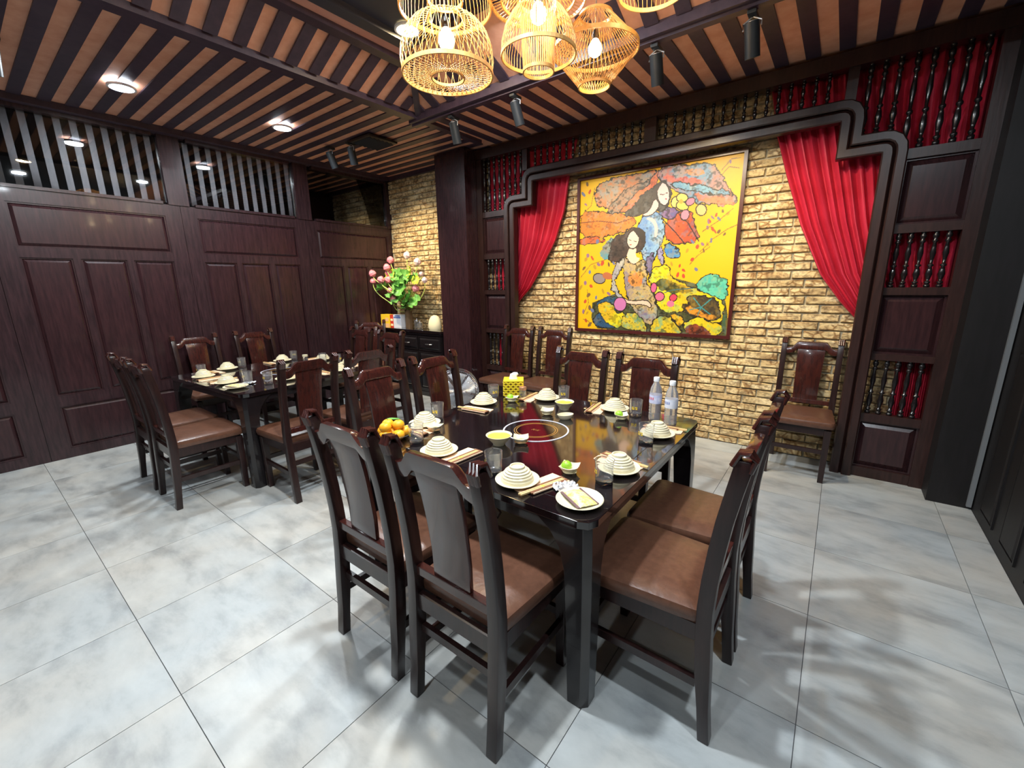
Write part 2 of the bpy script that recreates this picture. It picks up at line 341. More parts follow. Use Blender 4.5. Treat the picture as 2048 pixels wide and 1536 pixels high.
# ------------------------------------------------------------------ left wall: folding panelled partition with slatted transom
wl = struct('wall_left', MB().box(XL - .10, XL - .022, YN - .1, YB, 0, 2.25).box(XL - .06, XL - .02, YN, YB, 2.86, 3.3), WOOD)
def lbox(y0, y1, z0, z1, d0=-.022, d1=0.0): return MB().box(XL + d0, XL + d1, y0, y1, z0, z1)
stile_y = [-2.24, -.97, .30, 1.58, 2.84, 4.09]
for k, yc in enumerate(stile_y):
    wdt = .13 if k < 5 else .06
    for s in (-1, 1):
        if k == 5 and s > 0: continue
        a = yc + (s * wdt - wdt) / 2 + (.0015 if s > 0 else -.0015) ; lbox(a, a + wdt, 0, 2.25).build('stile', WOOD, wl, False)
    lbox(yc - .09 if k < 5 else yc - .05, yc + .08 if k < 5 else yc + .03, 2.25, 2.90, -.05, .012).build('post', WOOD, wl, False)
for k in range(5):
    y0, y1 = stile_y[k] + .1315, stile_y[k + 1] - (.1315 if k < 4 else .0615)
    for z0, z1 in ((0, .085), (.465, .56), (1.72, 1.80), (2.145, 2.25)): lbox(y0, y1, z0, z1).build('rail', WOOD, wl, False)
    def lp(a, b, c, d):
        rr = raised(a, b, c, d)
        MB().loft([[(XL - .022 + h, y, z) for y, z, h in r] for r in rr]).build('panel', PANELW, wl, False)
    lp(y0, y1, .085, .465); lp(y0, y1, 1.80, 2.145)
    w3 = (y1 - y0 - .10) / 3
    for q in range(3):
        a = y0 + q * (w3 + .05); lp(a, a + w3, .56, 1.72)
        if q < 2: lbox(a + w3, a + w3 + .05, .56, 1.72).build('stile', WOOD, wl, False)
    lbox(y0 - .0, y1, 2.25, 2.275, -.03, .014).build('ledge', WOOD, wl, False)
    lbox(y0, y1, 2.84, 2.90, -.03, .03).build('top_rail', WOOD, wl, False)
slat_me = MB().box(-.006, .006, -.022, .022, 0, .58).mesh('slat', SLATM, False)
y = -2.1
while y < 2.75:
    if all(abs(y - s) > .11 for s in stile_y): put('slat', slat_me, wl, (XL - .05, y, 2.27))
    y += .098
for k in range(5):
    tag(MB().box(XL - .032, XL - .028, stile_y[k] + .08, stile_y[k + 1] - .05, 2.272, 2.845).build('window_%d' % (k + 1), PANE, None, False), kind='structure')
# the dim room beyond the transom
struct('wall_beyond', MB().box(XL - 1.5, XL - 1.4, YN, YB, 1.6, 3.4).box(XL - 1.5, XL - .1, YB - .1, YB, 2.25, 3.4).box(XL - 1.5, XL - .1, YN, YB, 3.3, 3.4), BLACKW)
# ------------------------------------------------------------------ right wall and the wall behind the camera
wr = struct('wall_right', MB().box(XR, XR + .1, YN - .1, YB, 0, 3.4), BLACKW)
yy = 3.53
while yy > YN + .5:
    for z0, z1 in ((.075, 1.05), (1.15, 2.6)):
        rr = raised(yy - .25, yy, z0, z1, .03, .012)
        MB().loft([[(XR - h, y, z) for y, z, h in r] for r in rr]).build('panel', BLACKW, wr, False)
    yy -= .395
wf = struct('wall_front', MB().box(XL, XR, YN - .1, YN, 0, 3.4), WOODR)
for k in range(6):
    a = XL + .1 + k * 1.02
    for z0, z1 in ((.1, .9), (1.0, 2.7)):
        rr = raised(a, a + .9, z0, z1); MB().loft([[(x, YN + h, z) for x, z, h in r] for r in rr]).build('panel', PANELW, wf, False)
tr = struct('trim_1', MB().bar((.812, 3.706, .02), (.812, 3.706, 2.85), .022, .022, (0, 1, 0)), CONDUIT)
# ------------------------------------------------------------------ ceiling
cb = MB()
cb.box(XL - .1, -3.19, YN, YB, ZC + .022, 3.0)                       # left flat band
cb.box(-3.19, XR, 2.86, YB, ZC + .022, 3.0)                            # back flat band
cb.loft([[(-3.19, YN, ZC + .022), (-3.19, 2.86, ZC + .022), (-3.19, 2.86, ZC + .12), (-3.19, YN, ZC + .12)], [(-2.72, YN, 3.115), (-2.72, 2.86, 3.115), (-2.72, 2.86, 3.215), (-2.72, YN, 3.215)]])
ce = tag(cb.build('ceiling', TERRA, None, False), kind='structure')
MB().box(-2.8, XR + .1, YN, YB, 3.25, 3.3).build('void_lid', CENTERC, ce, False)
# back slope, cut along the hip
MB().loft([[(-3.19, 2.86, ZC + .02), (XR, 2.86, ZC + .02), (XR, 2.86, ZC + .06), (-3.19, 2.86, ZC + .06)], [(-2.66, 2.33, 3.13), (XR, 2.33, 3.13), (XR, 2.33, 3.17), (-2.66, 2.33, 3.17)]]).build('slope_board', TERRA, ce, False)
# terracotta edge board, dark riser, dark centre
MB().box(-2.84, -2.76, YN, 2.42, 3.035, 3.10).build('beam', BATTEN, ce, False)
MB().box(-2.76, -2.665, YN, 2.36, 3.070, 3.12).build('edge_board', TERRA2, ce, False)
MB().box(-2.75, XR, 2.30, 2.345, 3.085, 3.14).build('beam', BATTEN, ce, False)
MB().box(-2.67, -2.58, YN, 2.31, 3.060, 3.11).box(-2.60, XR + .1, YN, 2.31, 3.10, 3.2).build('centre_panel', CENTERC, ce, False)
# battens
def put_batten(me, loc, rot=None, sc=None): put('batten', me, ce, loc, rot, sc)
bm1 = MB().box(-1, 1, -.038, .038, 0.012, .024).mesh('batten', BATTEN, False)
pit = .1585; y = 0.93 - pit * 24
while y < YB - .04:
    if y > YN + .05: put_batten(bm1, ((XL + .1 - 3.27) / 2, y, ZC), None, ((-3.27 - XL - .1) / 2, 1, 1))
    y += pit
L = math.hypot(.40, .175); ang = math.atan2(.175, .40)
bm2 = MB().box(0, 1, -.038, .038, -.012, 0).mesh('batten', BATTEN, False)
y = 0.93 - pit * 24
while y < 2.74:
    if y > YN + .05:
        room = 2.80 - y
        ln = L if room > .42 else max(.06, room)
        put_batten(bm2, (-3.16, y, ZC + .022), (0, -ang, 0), (ln, 1, 1))
    y += pit
bm3 = MB().box(-.042, .042, -1, 1, 0.012, .024).mesh('batten', BATTEN, False)
bm4 = MB().box(-.042, .042, 0, 1, -.012, 0).mesh('batten', BATTEN, False)
x = -.907 - .1835 * 12
while x < XR - .02:
    put_batten(bm3, (x, (2.95 + 3.90) / 2, ZC), None, (1, (3.90 - 2.95) / 2, 1))
    room = x + 3.16
    ln = .57 if room > .55 else max(.08, room)
    put_batten(bm4, (x, 2.83, ZC + .026), (0, math.atan2(.26, .53) , 0) if False else (math.pi + math.atan2(.26, .53) * -1 + 0, 0, 0), (1, ln, -1))
    x += .1835
for a in (MB().box(-3.275, -3.18, YN, 2.93, ZC - .018, ZC + .03), MB().box(-3.27, -3.20, 2.93, 3.72, ZC - .008, ZC + .03), MB().box(-3.29, XR, 2.83, 2.95, ZC - .035, ZC + .03), MB().box(-3.29, XR, 2.865, 2.915, ZC - .052, ZC - .035),
          MB().box(XL - .02, XL + .10, YN, YB, ZC - .03, ZC + .03), MB().box(XL, -3.9, YB - .07, YB, ZC - .03, ZC + .03)):
    a.build('beam', BATTEN, ce, False)
hp = MB().bar((-3.17, 2.84, ZC + .01), (-2.70, 2.37, 3.10), .05, .03); hp.build('hip_batten', BATTEN, ce, False)
# ------------------------------------------------------------------ pillars
pl = struct('pillar_left', MB().box(-3.925, -3.46, 3.717, YB, 0, ZC), PANELW)
pr_ = struct('pillar_right', MB().box(.615, XR, 3.717, YB, 0, ZC), BLACKW)
# ------------------------------------------------------------------ carved wooden arch screen in front of the brick wall
CX = -1.42
scr = empty('arch_screen', (CX, 3.94, 0), 0, 'tall dark wood arch screen with stepped moulding, panels and turned balusters', 'partition')
def sp(name, mb, m=WOODR, smooth=False, bevel=0.0):
    o = mb.build(name, m, scr, smooth, bevel); o.location = (0, 0, 0); return o
def sb(name, x0, x1, z0, z1, ya=-.03, yb=.03, m=WOODR): return sp(name, MB().box(x0, x1, ya, yb, z0, z1), m)
sb('beam', -2.04, 2.035, 2.80, 2.895, -.05, .05)
for s in (-1, 1):
    a = sorted((s * 2.035, s * 1.965)); sb('post', a[0], a[1], 0, 2.80, -.035, .04)
    # column rails between outer post and arch moulding
    c0, c1 = sorted((s * 1.965, s * 1.635))
    for z0, z1 in ((0, .075), (.43, .49), (.885, .93), (1.335, 1.385), (1.735, 1.79), (2.19, 2.25)): sb('rail', c0, c1, z0, z1, -.025, .03)
    for z0, z1 in ((.075, .43), (.93, 1.335), (1.79, 2.19)):
        rr = raised(c0 + .0, c1 - .0, z0, z1, .045, .022)
        sp('panel', MB().loft([[(x, .012 - h, z) for x, z, h in r] for r in rr]), PANELW)
    sb('stile', *sorted((s * 1.64, s * 1.60)), 0, 2.25, -.03, .03)
for xc in (-.055, -1.38 + .01, 1.30): sb('post', xc - (.05 if abs(xc) < 1 else .03), xc + (.05 if abs(xc) < 1 else .03), 2.60, 2.80, -.03, .03)
# stepped moulding: offset polylines
def offset_path(path, d):
    out = []
    for i, p in enumerate(path):
        p = Vector(p); a = (p - Vector(path[i - 1])).normalized() if i else None; b = (Vector(path[i + 1]) - p).normalized() if i < len(path) - 1 else None
        na = Vector((-a.y, a.x)) if a else None; nb = Vector((-b.y, b.x)) if b else None
        if na is None: out.append(p + nb * d)
        elif nb is None: out.append(p + na * d)
        else: out.append(p + (na + nb) * d / (1 + na.dot(nb)))
    return out
def rnd_path(path, rads):
    out = []
    for i, p in enumerate(path):
        r = rads[i]
        if r == 0: out.append(tuple(p)); continue
        p = Vector(p); a = (Vector(path[i - 1]) - p).normalized(); b = (Vector(path[i + 1]) - p).normalized()
        for k in range(5):
            t = k / 4; out.append(tuple((1 - t) ** 2 * (p + a * r) + 2 * t * (1 - t) * p + t * t * (p + b * r)))
    return out
half = [(1.575, 0), (1.575, 2.31), (1.33, 2.31), (1.33, 2.545)]
path = half + [(-x, z) for x, z in reversed(half)]
path = rnd_path([Vector(p) for p in path], [0, .07, 0, .07, .07, 0, .07, 0])
def band(name, d0, d1, yf, yb, m=WOODR):
    A = offset_path(path, d0); B = offset_path(path, d1); e = .008
    A2 = offset_path(path, d0 + e); B2 = offset_path(path, d1 - e)
    rings = [[(a.x, yb, a.y), (a.x, yf + e, a.y), (a2.x, yf, a2.y), (b2.x, yf, b2.y), (b.x, yf + e, b.y), (b.x, yb, b.y)] for a, a2, b2, b in zip(A, A2, B2, B)]
    sp(name, MB().loft(rings), m, True)
band('moulding', -.066, -.008, -.058, .03)
band('moulding', .004, .064, -.048, .03)
band('moulding_groove', -.010, .006, -.030, .03)
# balusters
prof = [(.012, 0), (.016, .01), (.016, .05), (.009, .06), (.015, .08), (.015, .10), (.008, .115), (.011, .16), (.017, .24), (.013, .32), (.008, .37), (.015, .39), (.015, .41), (.008, .43), (.010, .52), (.015, .62), (.011, .72), (.008, .80), (.014, .82), (.014, .85), (.008, .87), (.015, .91), (.015, .95), (.010, .97), (.014, 1.0)]
bal = MB().lathe(prof, 10).mesh('baluster', BLKWOOD, True)
def put_bal(x, z0, z1, r=1.0): put('baluster', bal, scr, (x - CX, 0, z0), None, (r * 1.15, r * 1.15, z1 - z0))
for x in (-3.365, -3.292, -3.22, -3.148, -3.08): put_bal(x, 2.25, 2.80)
for x in (-3.005, -2.932, -2.86): put_bal(x, 2.372, 2.80)
x = -2.675
while x < -.2:
    if abs(x + 1.475) > .07: put_bal(x, 2.607, 2.80, .85)
    x += .0735
for x in (-.03, .042, .116): put_bal(x, 2.372, 2.80)
for x in (.195, .270, .345, .42, .497): put_bal(x, 2.25, 2.80)
for s in (-1, 1):
    for k in range(5):
        xx = CX + s * (1.795 + (k - 2) * .060)
        put_bal(xx, 1.385, 1.735, .95); put_bal(xx, .49, .885, .95)
# ------------------------------------------------------------------ red curtains tied back behind the screen
def curtain(name, edge, outer, label, folds, s, side):
    zs = np.linspace(2.83, .34, 64); nu = folds * 8
    ez = np.array([e[1] for e in edge])[::-1]; ex = np.array([e[0] for e in edge])[::-1]
    oz = np.array([e[1] for e in outer])[::-1]; ox = np.array([e[0] for e in outer])[::-1]
    vs = []; fs = []
    for i, z in enumerate(zs):
        xi = np.interp(z, ez, ex); xo = np.interp(z, oz, ox)
        wdt = abs(xi - xo); amp = .012 + .014 * min(1, wdt / 1.0)
        for k in range(nu + 1):
            u = k / nu; ph = u * folds * 2 * math.pi + .5 * math.sin(3 * u + z * .8)
            y = 4.052 + amp * math.sin(ph) + .004 * math.sin(2.3 * ph + 1 + z * 2)
            sag = 0.0
            vs.append((xo + (xi - xo) * u, y, z + sag))
    n = nu + 1
    fs = [(i * n + k, i * n + k + 1, (i + 1) * n + k + 1, (i + 1) * n + k) for i in range(len(zs) - 1) for k in range(nu)]
    e = empty(name, (s, 4.05, 0), 0, label, 'curtain', None)
    b = MB(); b.v = [(x - s, y - 4.05, z) for x, y, z in vs]; b.f = fs
    me = b.mesh('cloth', RED); o = put('cloth', me, e)
    m = o.modifiers.new('t', 'SOLIDIFY'); m.thickness = .003
    zt = .98 if side > 0 else 1.0
    xa = np.interp(zt, ez, ex); xb = np.interp(zt, oz, ox)
    MB().bar((min(xa, xb) - .01 - s, -.005, zt + .03), (max(xa, xb) + .01 - s, -.005, zt - .03), .07, .05, (0, 0, 1)).build('tie', RED, e)
curtain('curtain', [(-2.24, 2.83), (-2.32, 2.54), (-2.375, 2.18), (-2.48, 1.895), (-2.637, 1.647), (-2.805, 1.409), (-2.961, 1.27), (-3.08, 1.1), (-3.12, .9), (-3.12, .3)],
        [(-3.40, 2.83), (-3.39, 2.2), (-3.34, 1.6), (-3.30, 1.1), (-3.28, .8), (-3.30, .3)], 'red curtain gathered at the left of the arch, beside the dark pillar', 15, -3.1, -1)
curtain('curtain', [(-.61, 2.83), (-.543, 2.51), (-.449, 2.216), (-.318, 1.849), (-.15, 1.479), (-.004, 1.277), (.105, 1.153), (.29, 1.0), (.37, .86), (.38, .3)],
        [(.58, 2.83), (.58, 2.2), (.57, 1.2), (.56, .9), (.57, .3)], 'red curtain swept to the right of the arch, above the lone chair', 17, .3, 1)
# ------------------------------------------------------------------ painting
PAINT_ROWS = [
[1,70,75,45,120,110,60,9,-1,-1,-1,109,183,298,254,382,187,536,205,543,350,655,347,825,299,973,209,995,120,999,-11,789,-13,515,-8,154,4,107,75],
[1,168,150,128,225,120,60,10,45,38,30,118,829,106,919,151,968,266,978,458,982,537,984,495,896,433,837,336,780,249,767,211,810],
[1,110,115,110,200,130,90,10,45,38,30,214,778,211,818,330,897,461,930,522,958,495,889,377,799,276,760],
[1,228,105,55,235,150,90,5,45,38,30,276,760,350,833,462,908,528,986,560,977,496,866,403,796],
[1,120,160,195,215,120,100,10,45,38,30,537,984,567,994,685,988,851,977,883,915,928,856,973,790,990,735,872,742,729,787,620,872,532,935],
[1,228,105,90,240,150,110,6,-1,-1,-1,554,946,645,935,756,895,800,864,752,864,663,894,571,921],
[1,232,150,90,150,150,160,8,-1,-1,-1,665,963,750,963,802,921,762,910,689,936],
[1,130,185,215,90,130,170,8,45,38,30,602,910,722,882,823,844,932,815,973,777,880,802,761,831,651,860],
[1,230,120,95,240,160,100,6,-1,-1,-1,726,829,839,807,922,776,990,735,892,738,786,780],
[1,240,140,50,200,110,60,5,45,38,30,-1,809,157,792,337,757,416,710,367,660,209,625,3,624],
[2,110,70,50,5,1,730,141,729,278,704,390,725],
[1,225,105,55,200,130,80,6,45,38,30,-1,632,143,630,210,609,145,588,-1,572],
[1,150,150,140,90,160,180,10,-1,-1,-1,156,546,218,616,282,619,261,482,187,460],
[1,222,95,45,150,60,60,7,45,38,30,586,686,674,736,732,736,781,667,801,554,718,538,642,539,585,581],
[2,60,40,40,6,586,686,652,621,717,545],
[2,60,40,40,6,668,722,731,658,797,554],
[1,120,90,150,70,130,170,9,45,38,30,544,735,580,775,659,744,668,722,586,686],
[1,75,150,210,60,110,190,8,45,38,30,587,558,674,522,700,483,671,455,600,473],
[1,82,72,62,50,45,42,8,45,38,30,319,767,394,804,464,871,510,913,571,921,604,881,627,813,575,731,503,754,440,731,372,738],
[1,150,190,225,90,130,200,8,45,38,30,425,702,472,731,536,740,570,702,584,626,571,567,549,514,522,430,492,383,453,481,430,592],
[1,120,110,150,80,80,110,8,45,38,30,471,463,526,508,524,414,506,359,492,383],
[1,165,160,200,110,110,150,8,45,38,30,549,522,580,536,597,423,572,419,545,468],
[1,238,200,200,-1,-1,-1,0,45,38,30,518,834,553,786,520,738,472,724,435,738,487,756],
[1,238,200,200,-1,-1,-1,0,-1,-1,-1,481,722,522,707,549,660,545,592,528,601,529,654,506,694,470,709],
[1,245,212,212,-1,-1,-1,0,45,38,30,606,846,608,816,602,793,589,780,572,780,554,793,539,817,530,847,528,877,534,900,547,913,564,912,582,899,597,875],
[1,72,62,55,-1,-1,-1,0,-1,-1,-1,511,828,496,866,526,910,571,921,549,899,528,862,525,811],
[2,90,60,60,2,551,846,569,841,576,845],
[2,90,60,60,2,585,848,594,848],
[1,205,60,80,-1,-1,-1,0,-1,-1,-1,594,814,593,812,592,811,589,810,586,811,583,812,581,813,580,815,581,817,582,819,585,819,588,819,591,817,593,816],
[1,66,56,50,110,80,70,6,45,38,30,225,558,255,621,342,647,384,674,443,661,478,620,475,542,435,513,384,500,332,479,272,440,229,475],
[2,50,45,40,5,281,652,295,630,342,647],
[1,246,210,190,-1,-1,-1,0,-1,-1,-1,369,549,416,546,411,483,449,472,397,423,346,478],
[1,248,216,198,-1,-1,-1,0,45,38,30,431,583,424,559,410,542,392,534,374,539,359,553,349,575,348,600,356,623,369,640,387,647,405,643,420,629,429,607],
[1,60,52,48,-1,-1,-1,0,-1,-1,-1,375,666,443,661,475,612,470,559,444,580,408,625],
[2,90,60,60,2,362,594,376,587],
[2,90,60,60,2,395,583,412,578],
[1,215,80,80,-1,-1,-1,0,-1,-1,-1,382,560,381,559,379,557,376,556,373,557,369,558,367,559,367,561,367,563,369,564,372,565,375,565,379,563,381,562],
[1,205,180,120,130,120,150,10,45,38,30,306,472,345,486,388,423,454,468,480,448,496,319,533,246,582,124,561,57,512,39,392,162,360,271,337,388],
[1,225,185,90,220,120,60,10,-1,-1,-1,363,387,457,408,484,303,395,287],
[1,200,195,180,150,150,170,8,45,38,30,306,479,346,470,293,364,268,314,362,220,337,203,233,298,264,398],
[1,246,208,185,-1,-1,-1,0,45,38,30,326,229,390,196,502,209,537,176,530,152,491,176,391,174,337,199],
[1,240,222,30,225,150,40,6,45,38,30,502,351,524,398,596,419,637,395,673,324,751,300,811,284,842,269,901,238,959,209,981,120,952,58,857,70,779,121,702,135,606,133,554,189,532,278],
[1,80,85,40,200,160,40,9,-1,-1,-1,530,302,577,342,641,332,690,293,812,280,770,246,663,246,598,262],
[1,70,60,45,170,140,50,8,45,38,30,763,230,844,238,917,216,958,149,955,96,856,85,749,121,722,167,775,184],
[1,225,150,50,200,170,60,9,-1,-1,-1,739,160,798,169,860,124,939,126,914,87,780,114],
[2,60,150,160,5,842,165,777,149],
[2,60,150,160,5,842,165,896,216],
[2,60,150,160,5,842,165,896,125],
[2,60,150,160,5,842,165,794,222],
[2,60,150,160,5,842,165,825,115],
[2,70,110,120,5,661,269,614,253],
[2,70,110,120,5,661,269,789,280],
[1,105,212,180,70,170,170,7,45,38,30,815,329,876,372,913,349,984,311,978,224,938,216,872,246,820,261],
[1,242,100,150,-1,-1,-1,0,45,38,30,563,282,560,269,555,258,547,253,538,253,530,260,525,272,524,287,526,300,532,311,541,316,549,315,557,308,562,296],
[1,240,110,150,-1,-1,-1,0,45,38,30,612,242,616,230,614,218,606,207,595,200,582,199,569,204,559,213,555,226,557,239,565,249,576,256,590,257,602,252],
[1,235,70,100,-1,-1,-1,0,45,38,30,691,236,696,227,695,217,689,207,681,201,670,199,660,201,652,207,648,217,649,227,655,236,663,243,674,245,684,242],
[1,245,120,160,-1,-1,-1,0,-1,-1,-1,681,184,679,175,673,168,664,164,653,163,644,167,636,174,633,183,635,192,642,200,651,204,661,204,671,200,678,193],
[1,60,110,140,40,70,100,8,45,38,30,139,193,270,246,346,187,276,116,160,131],
[1,206,122,182,-1,-1,-1,0,45,38,30,365,176,361,156,349,138,332,129,311,129,292,138,278,154,273,175,277,196,289,213,307,222,328,222,346,213,359,197],
[1,55,90,125,40,60,80,8,45,38,30,107,85,199,123,317,12,145,8],
[1,242,222,30,200,130,50,6,45,38,30,149,166,206,198,282,185,275,125,358,127,317,10,231,35,171,104],
[1,225,200,60,80,130,110,10,45,38,30,314,91,384,132,474,105,517,13,497,-1,345,7],
[1,238,205,40,110,130,90,9,45,38,30,530,23,575,107,640,110,708,47,750,-3,631,-6,540,-1],
[1,235,190,40,200,110,40,7,45,38,30,656,110,702,123,744,81,743,45,700,47],
[1,238,215,35,210,150,40,6,45,38,30,752,73,825,107,929,72,979,67,951,-11,789,-9,740,32],
[1,120,60,40,190,90,50,9,-1,-1,-1,747,45,858,61,904,25,929,-11,774,-10],
[1,95,85,45,60,110,90,8,-1,-1,-1,974,119,992,149,1001,-8,958,-10,967,43],
[1,150,140,140,-1,-1,-1,0,45,38,30,204,337,195,324,179,316,158,315,137,321,120,333,111,348,111,364,120,377,137,384,158,385,178,379,195,367,203,352],
[1,190,110,70,-1,-1,-1,0,-1,-1,-1,255,355,248,346,236,342,220,342,204,346,190,355,183,366,182,377,189,386,201,390,218,390,233,386,246,377,254,366],
[1,242,218,120,-1,-1,-1,0,45,38,30,676,778,670,766,659,758,646,757,633,762,624,772,619,786,620,801,626,813,637,820,649,822,662,816,672,806,676,792],
[1,244,222,110,-1,-1,-1,0,45,38,30,717,806,715,795,706,787,693,784,678,786,663,792,653,802,649,814,652,825,661,833,674,836,689,834,703,827,713,817],
[1,240,210,100,-1,-1,-1,0,45,38,30,724,751,719,742,707,738,692,738,675,742,661,751,652,763,650,775,655,784,666,789,682,789,698,783,712,774,722,763],
[1,205,170,60,-1,-1,-1,0,-1,-1,-1,692,787,691,782,687,778,682,776,675,777,669,780,665,785,663,791,663,796,668,800,673,802,680,802,686,798,691,793],
[1,242,135,165,-1,-1,-1,0,45,38,30,755,795,758,787,756,777,750,768,740,762,728,760,717,762,710,769,706,778,709,789,715,797,726,803,737,804,747,802],
[1,244,145,170,-1,-1,-1,0,45,38,30,730,698,724,687,713,681,702,680,691,686,683,696,681,709,683,722,690,733,700,740,712,740,722,735,730,725,732,712],
[1,235,200,130,-1,-1,-1,0,45,38,30,827,726,825,712,818,702,806,697,793,698,780,706,771,718,767,733,769,747,777,757,788,762,801,760,814,753,823,740],
[1,150,110,140,-1,-1,-1,0,-1,-1,-1,46,850,51,846,53,841,53,837,51,835,47,835,42,838,37,842,32,846,30,851,30,854,32,856,36,856,42,854],
[1,200,80,50,-1,-1,-1,0,-1,-1,-1,76,920,73,915,69,910,64,909,61,910,59,915,58,921,60,927,63,933,68,937,72,939,76,937,78,933,78,927],
[1,120,90,60,-1,-1,-1,0,-1,-1,-1,57,975,57,968,56,963,53,961,48,961,44,963,41,968,38,975,38,981,40,986,43,988,47,988,51,986,55,981],
[1,110,120,160,-1,-1,-1,0,-1,-1,-1,29,918,34,911,36,904,35,899,32,897,26,899,19,903,12,909,7,917,5,924,5,928,9,930,15,929,22,925],
[1,190,150,40,-1,-1,-1,0,-1,-1,-1,61,478,57,472,51,469,45,468,40,471,38,476,38,482,40,489,45,494,51,498,57,498,62,496,65,491,64,484],
[1,150,110,140,-1,-1,-1,0,-1,-1,-1,78,508,77,502,74,497,68,495,63,495,57,498,54,503,53,509,54,515,57,520,62,522,68,522,73,519,76,514],
[1,200,80,50,-1,-1,-1,0,-1,-1,-1,107,492,111,486,113,479,112,475,109,473,104,475,98,480,94,487,89,494,88,501,89,505,91,506,96,504,102,499],
[1,120,90,60,-1,-1,-1,0,-1,-1,-1,45,418,40,413,33,410,29,410,25,413,25,417,27,422,31,428,36,433,42,435,46,436,50,433,51,429,49,424],
[1,110,120,160,-1,-1,-1,0,-1,-1,-1,93,394,91,388,88,384,83,382,79,383,76,386,74,391,74,397,75,402,78,406,83,408,87,408,91,404,93,399],
[1,190,150,40,-1,-1,-1,0,-1,-1,-1,131,431,133,424,133,417,130,413,126,412,121,414,115,419,111,426,109,433,110,440,113,444,117,446,122,444,128,438],
[1,150,110,140,-1,-1,-1,0,-1,-1,-1,157,452,162,447,164,441,164,437,160,433,155,433,148,434,142,437,138,443,135,448,136,453,139,457,145,457,151,456],
[1,200,80,50,-1,-1,-1,0,-1,-1,-1,190,448,186,441,181,436,175,434,169,436,166,441,165,448,167,456,170,463,175,468,182,470,187,468,190,463,191,456],
[1,120,90,60,-1,-1,-1,0,-1,-1,-1,233,443,233,435,233,430,231,426,227,426,223,429,220,434,218,441,217,448,218,454,220,457,223,457,227,455,230,449],
[1,110,120,160,-1,-1,-1,0,-1,-1,-1,268,453,272,448,273,443,272,439,270,437,266,437,260,440,255,444,252,449,251,455,251,458,254,460,259,460,263,457],
[1,190,150,40,-1,-1,-1,0,-1,-1,-1,25,287,20,280,14,275,8,273,4,275,2,280,3,288,7,295,12,302,18,306,23,308,27,306,29,301,28,294],
[1,150,110,140,-1,-1,-1,0,-1,-1,-1,61,322,61,315,57,309,53,306,48,306,44,309,40,315,40,322,40,329,43,334,48,337,53,337,57,334,60,329],
[1,200,80,50,-1,-1,-1,0,-1,-1,-1,106,304,109,298,108,293,106,289,101,287,96,287,90,289,85,294,83,300,84,305,87,309,91,311,96,311,102,309],
[1,120,90,60,-1,-1,-1,0,-1,-1,-1,88,230,82,225,75,221,68,222,63,225,62,230,63,237,68,244,74,249,81,252,87,252,91,249,94,243,92,236],
[1,110,120,160,-1,-1,-1,0,-1,-1,-1,145,218,144,212,141,207,137,205,134,205,131,209,130,214,130,220,132,227,134,231,139,234,142,233,145,230,146,225],
[1,190,150,40,-1,-1,-1,0,-1,-1,-1,197,266,200,258,201,251,199,246,195,245,190,247,186,253,182,260,179,269,179,275,180,280,184,282,188,279,193,273],
[1,150,110,140,-1,-1,-1,0,-1,-1,-1,239,252,244,247,247,241,248,236,245,233,240,233,233,235,227,240,221,244,218,251,218,255,221,258,226,258,233,256],
[1,200,80,50,-1,-1,-1,0,-1,-1,-1,64,189,61,183,57,179,51,178,46,179,43,183,42,189,43,195,46,200,51,205,56,206,61,205,64,200,66,195],
[1,120,90,60,-1,-1,-1,0,-1,-1,-1,102,149,102,141,101,134,97,129,91,129,86,132,81,137,78,145,78,154,80,160,84,165,89,166,95,163,99,157],
[1,110,120,160,-1,-1,-1,0,-1,-1,-1,121,137,125,131,126,125,124,119,120,116,113,115,107,118,101,122,97,128,96,135,98,140,102,143,108,144,115,142],
[1,190,150,40,-1,-1,-1,0,-1,-1,-1,78,107,74,103,70,99,66,98,63,99,61,103,61,108,64,114,68,119,72,122,76,123,80,122,81,118,81,113],
[1,150,110,140,-1,-1,-1,0,-1,-1,-1,50,119,49,111,46,105,43,101,39,101,35,105,32,111,31,118,32,127,34,133,38,136,42,137,46,134,48,127],
[1,200,80,50,-1,-1,-1,0,-1,-1,-1,71,60,74,54,74,48,73,43,69,41,63,42,58,45,53,51,51,57,50,63,52,67,56,70,61,69,67,65],
[1,120,90,60,-1,-1,-1,0,-1,-1,-1,102,23,96,17,89,12,83,12,78,14,78,20,80,28,85,35,91,41,98,45,104,46,109,44,110,39,107,31],
[1,110,120,160,-1,-1,-1,0,-1,-1,-1,147,595,144,588,141,584,135,582,130,583,126,587,124,593,124,600,126,606,130,611,135,613,140,612,144,608,147,602],
[1,190,150,40,-1,-1,-1,0,-1,-1,-1,175,614,175,609,174,603,171,600,166,598,160,600,155,604,152,610,150,615,152,621,156,624,160,625,166,624,171,620],
[1,150,110,140,-1,-1,-1,0,-1,-1,-1,867,684,872,679,874,674,875,670,874,669,870,669,866,672,860,676,855,682,853,687,851,690,853,692,857,691,861,689],
[1,200,80,50,-1,-1,-1,0,-1,-1,-1,889,689,887,685,884,682,881,680,878,682,876,685,876,689,876,695,878,700,881,702,885,704,887,702,889,700,889,695],
[1,120,90,60,-1,-1,-1,0,-1,-1,-1,922,710,922,705,921,702,919,699,916,699,913,701,910,705,908,709,908,713,909,717,911,720,913,720,917,718,919,714],
[1,110,120,160,-1,-1,-1,0,-1,-1,-1,904,674,907,669,909,663,909,659,906,658,902,658,898,661,893,666,889,671,887,676,888,680,890,683,894,682,899,678],
[1,190,150,40,-1,-1,-1,0,-1,-1,-1,950,688,947,685,943,683,940,683,937,685,934,688,934,693,935,698,938,701,941,703,945,703,949,701,951,698,951,693],
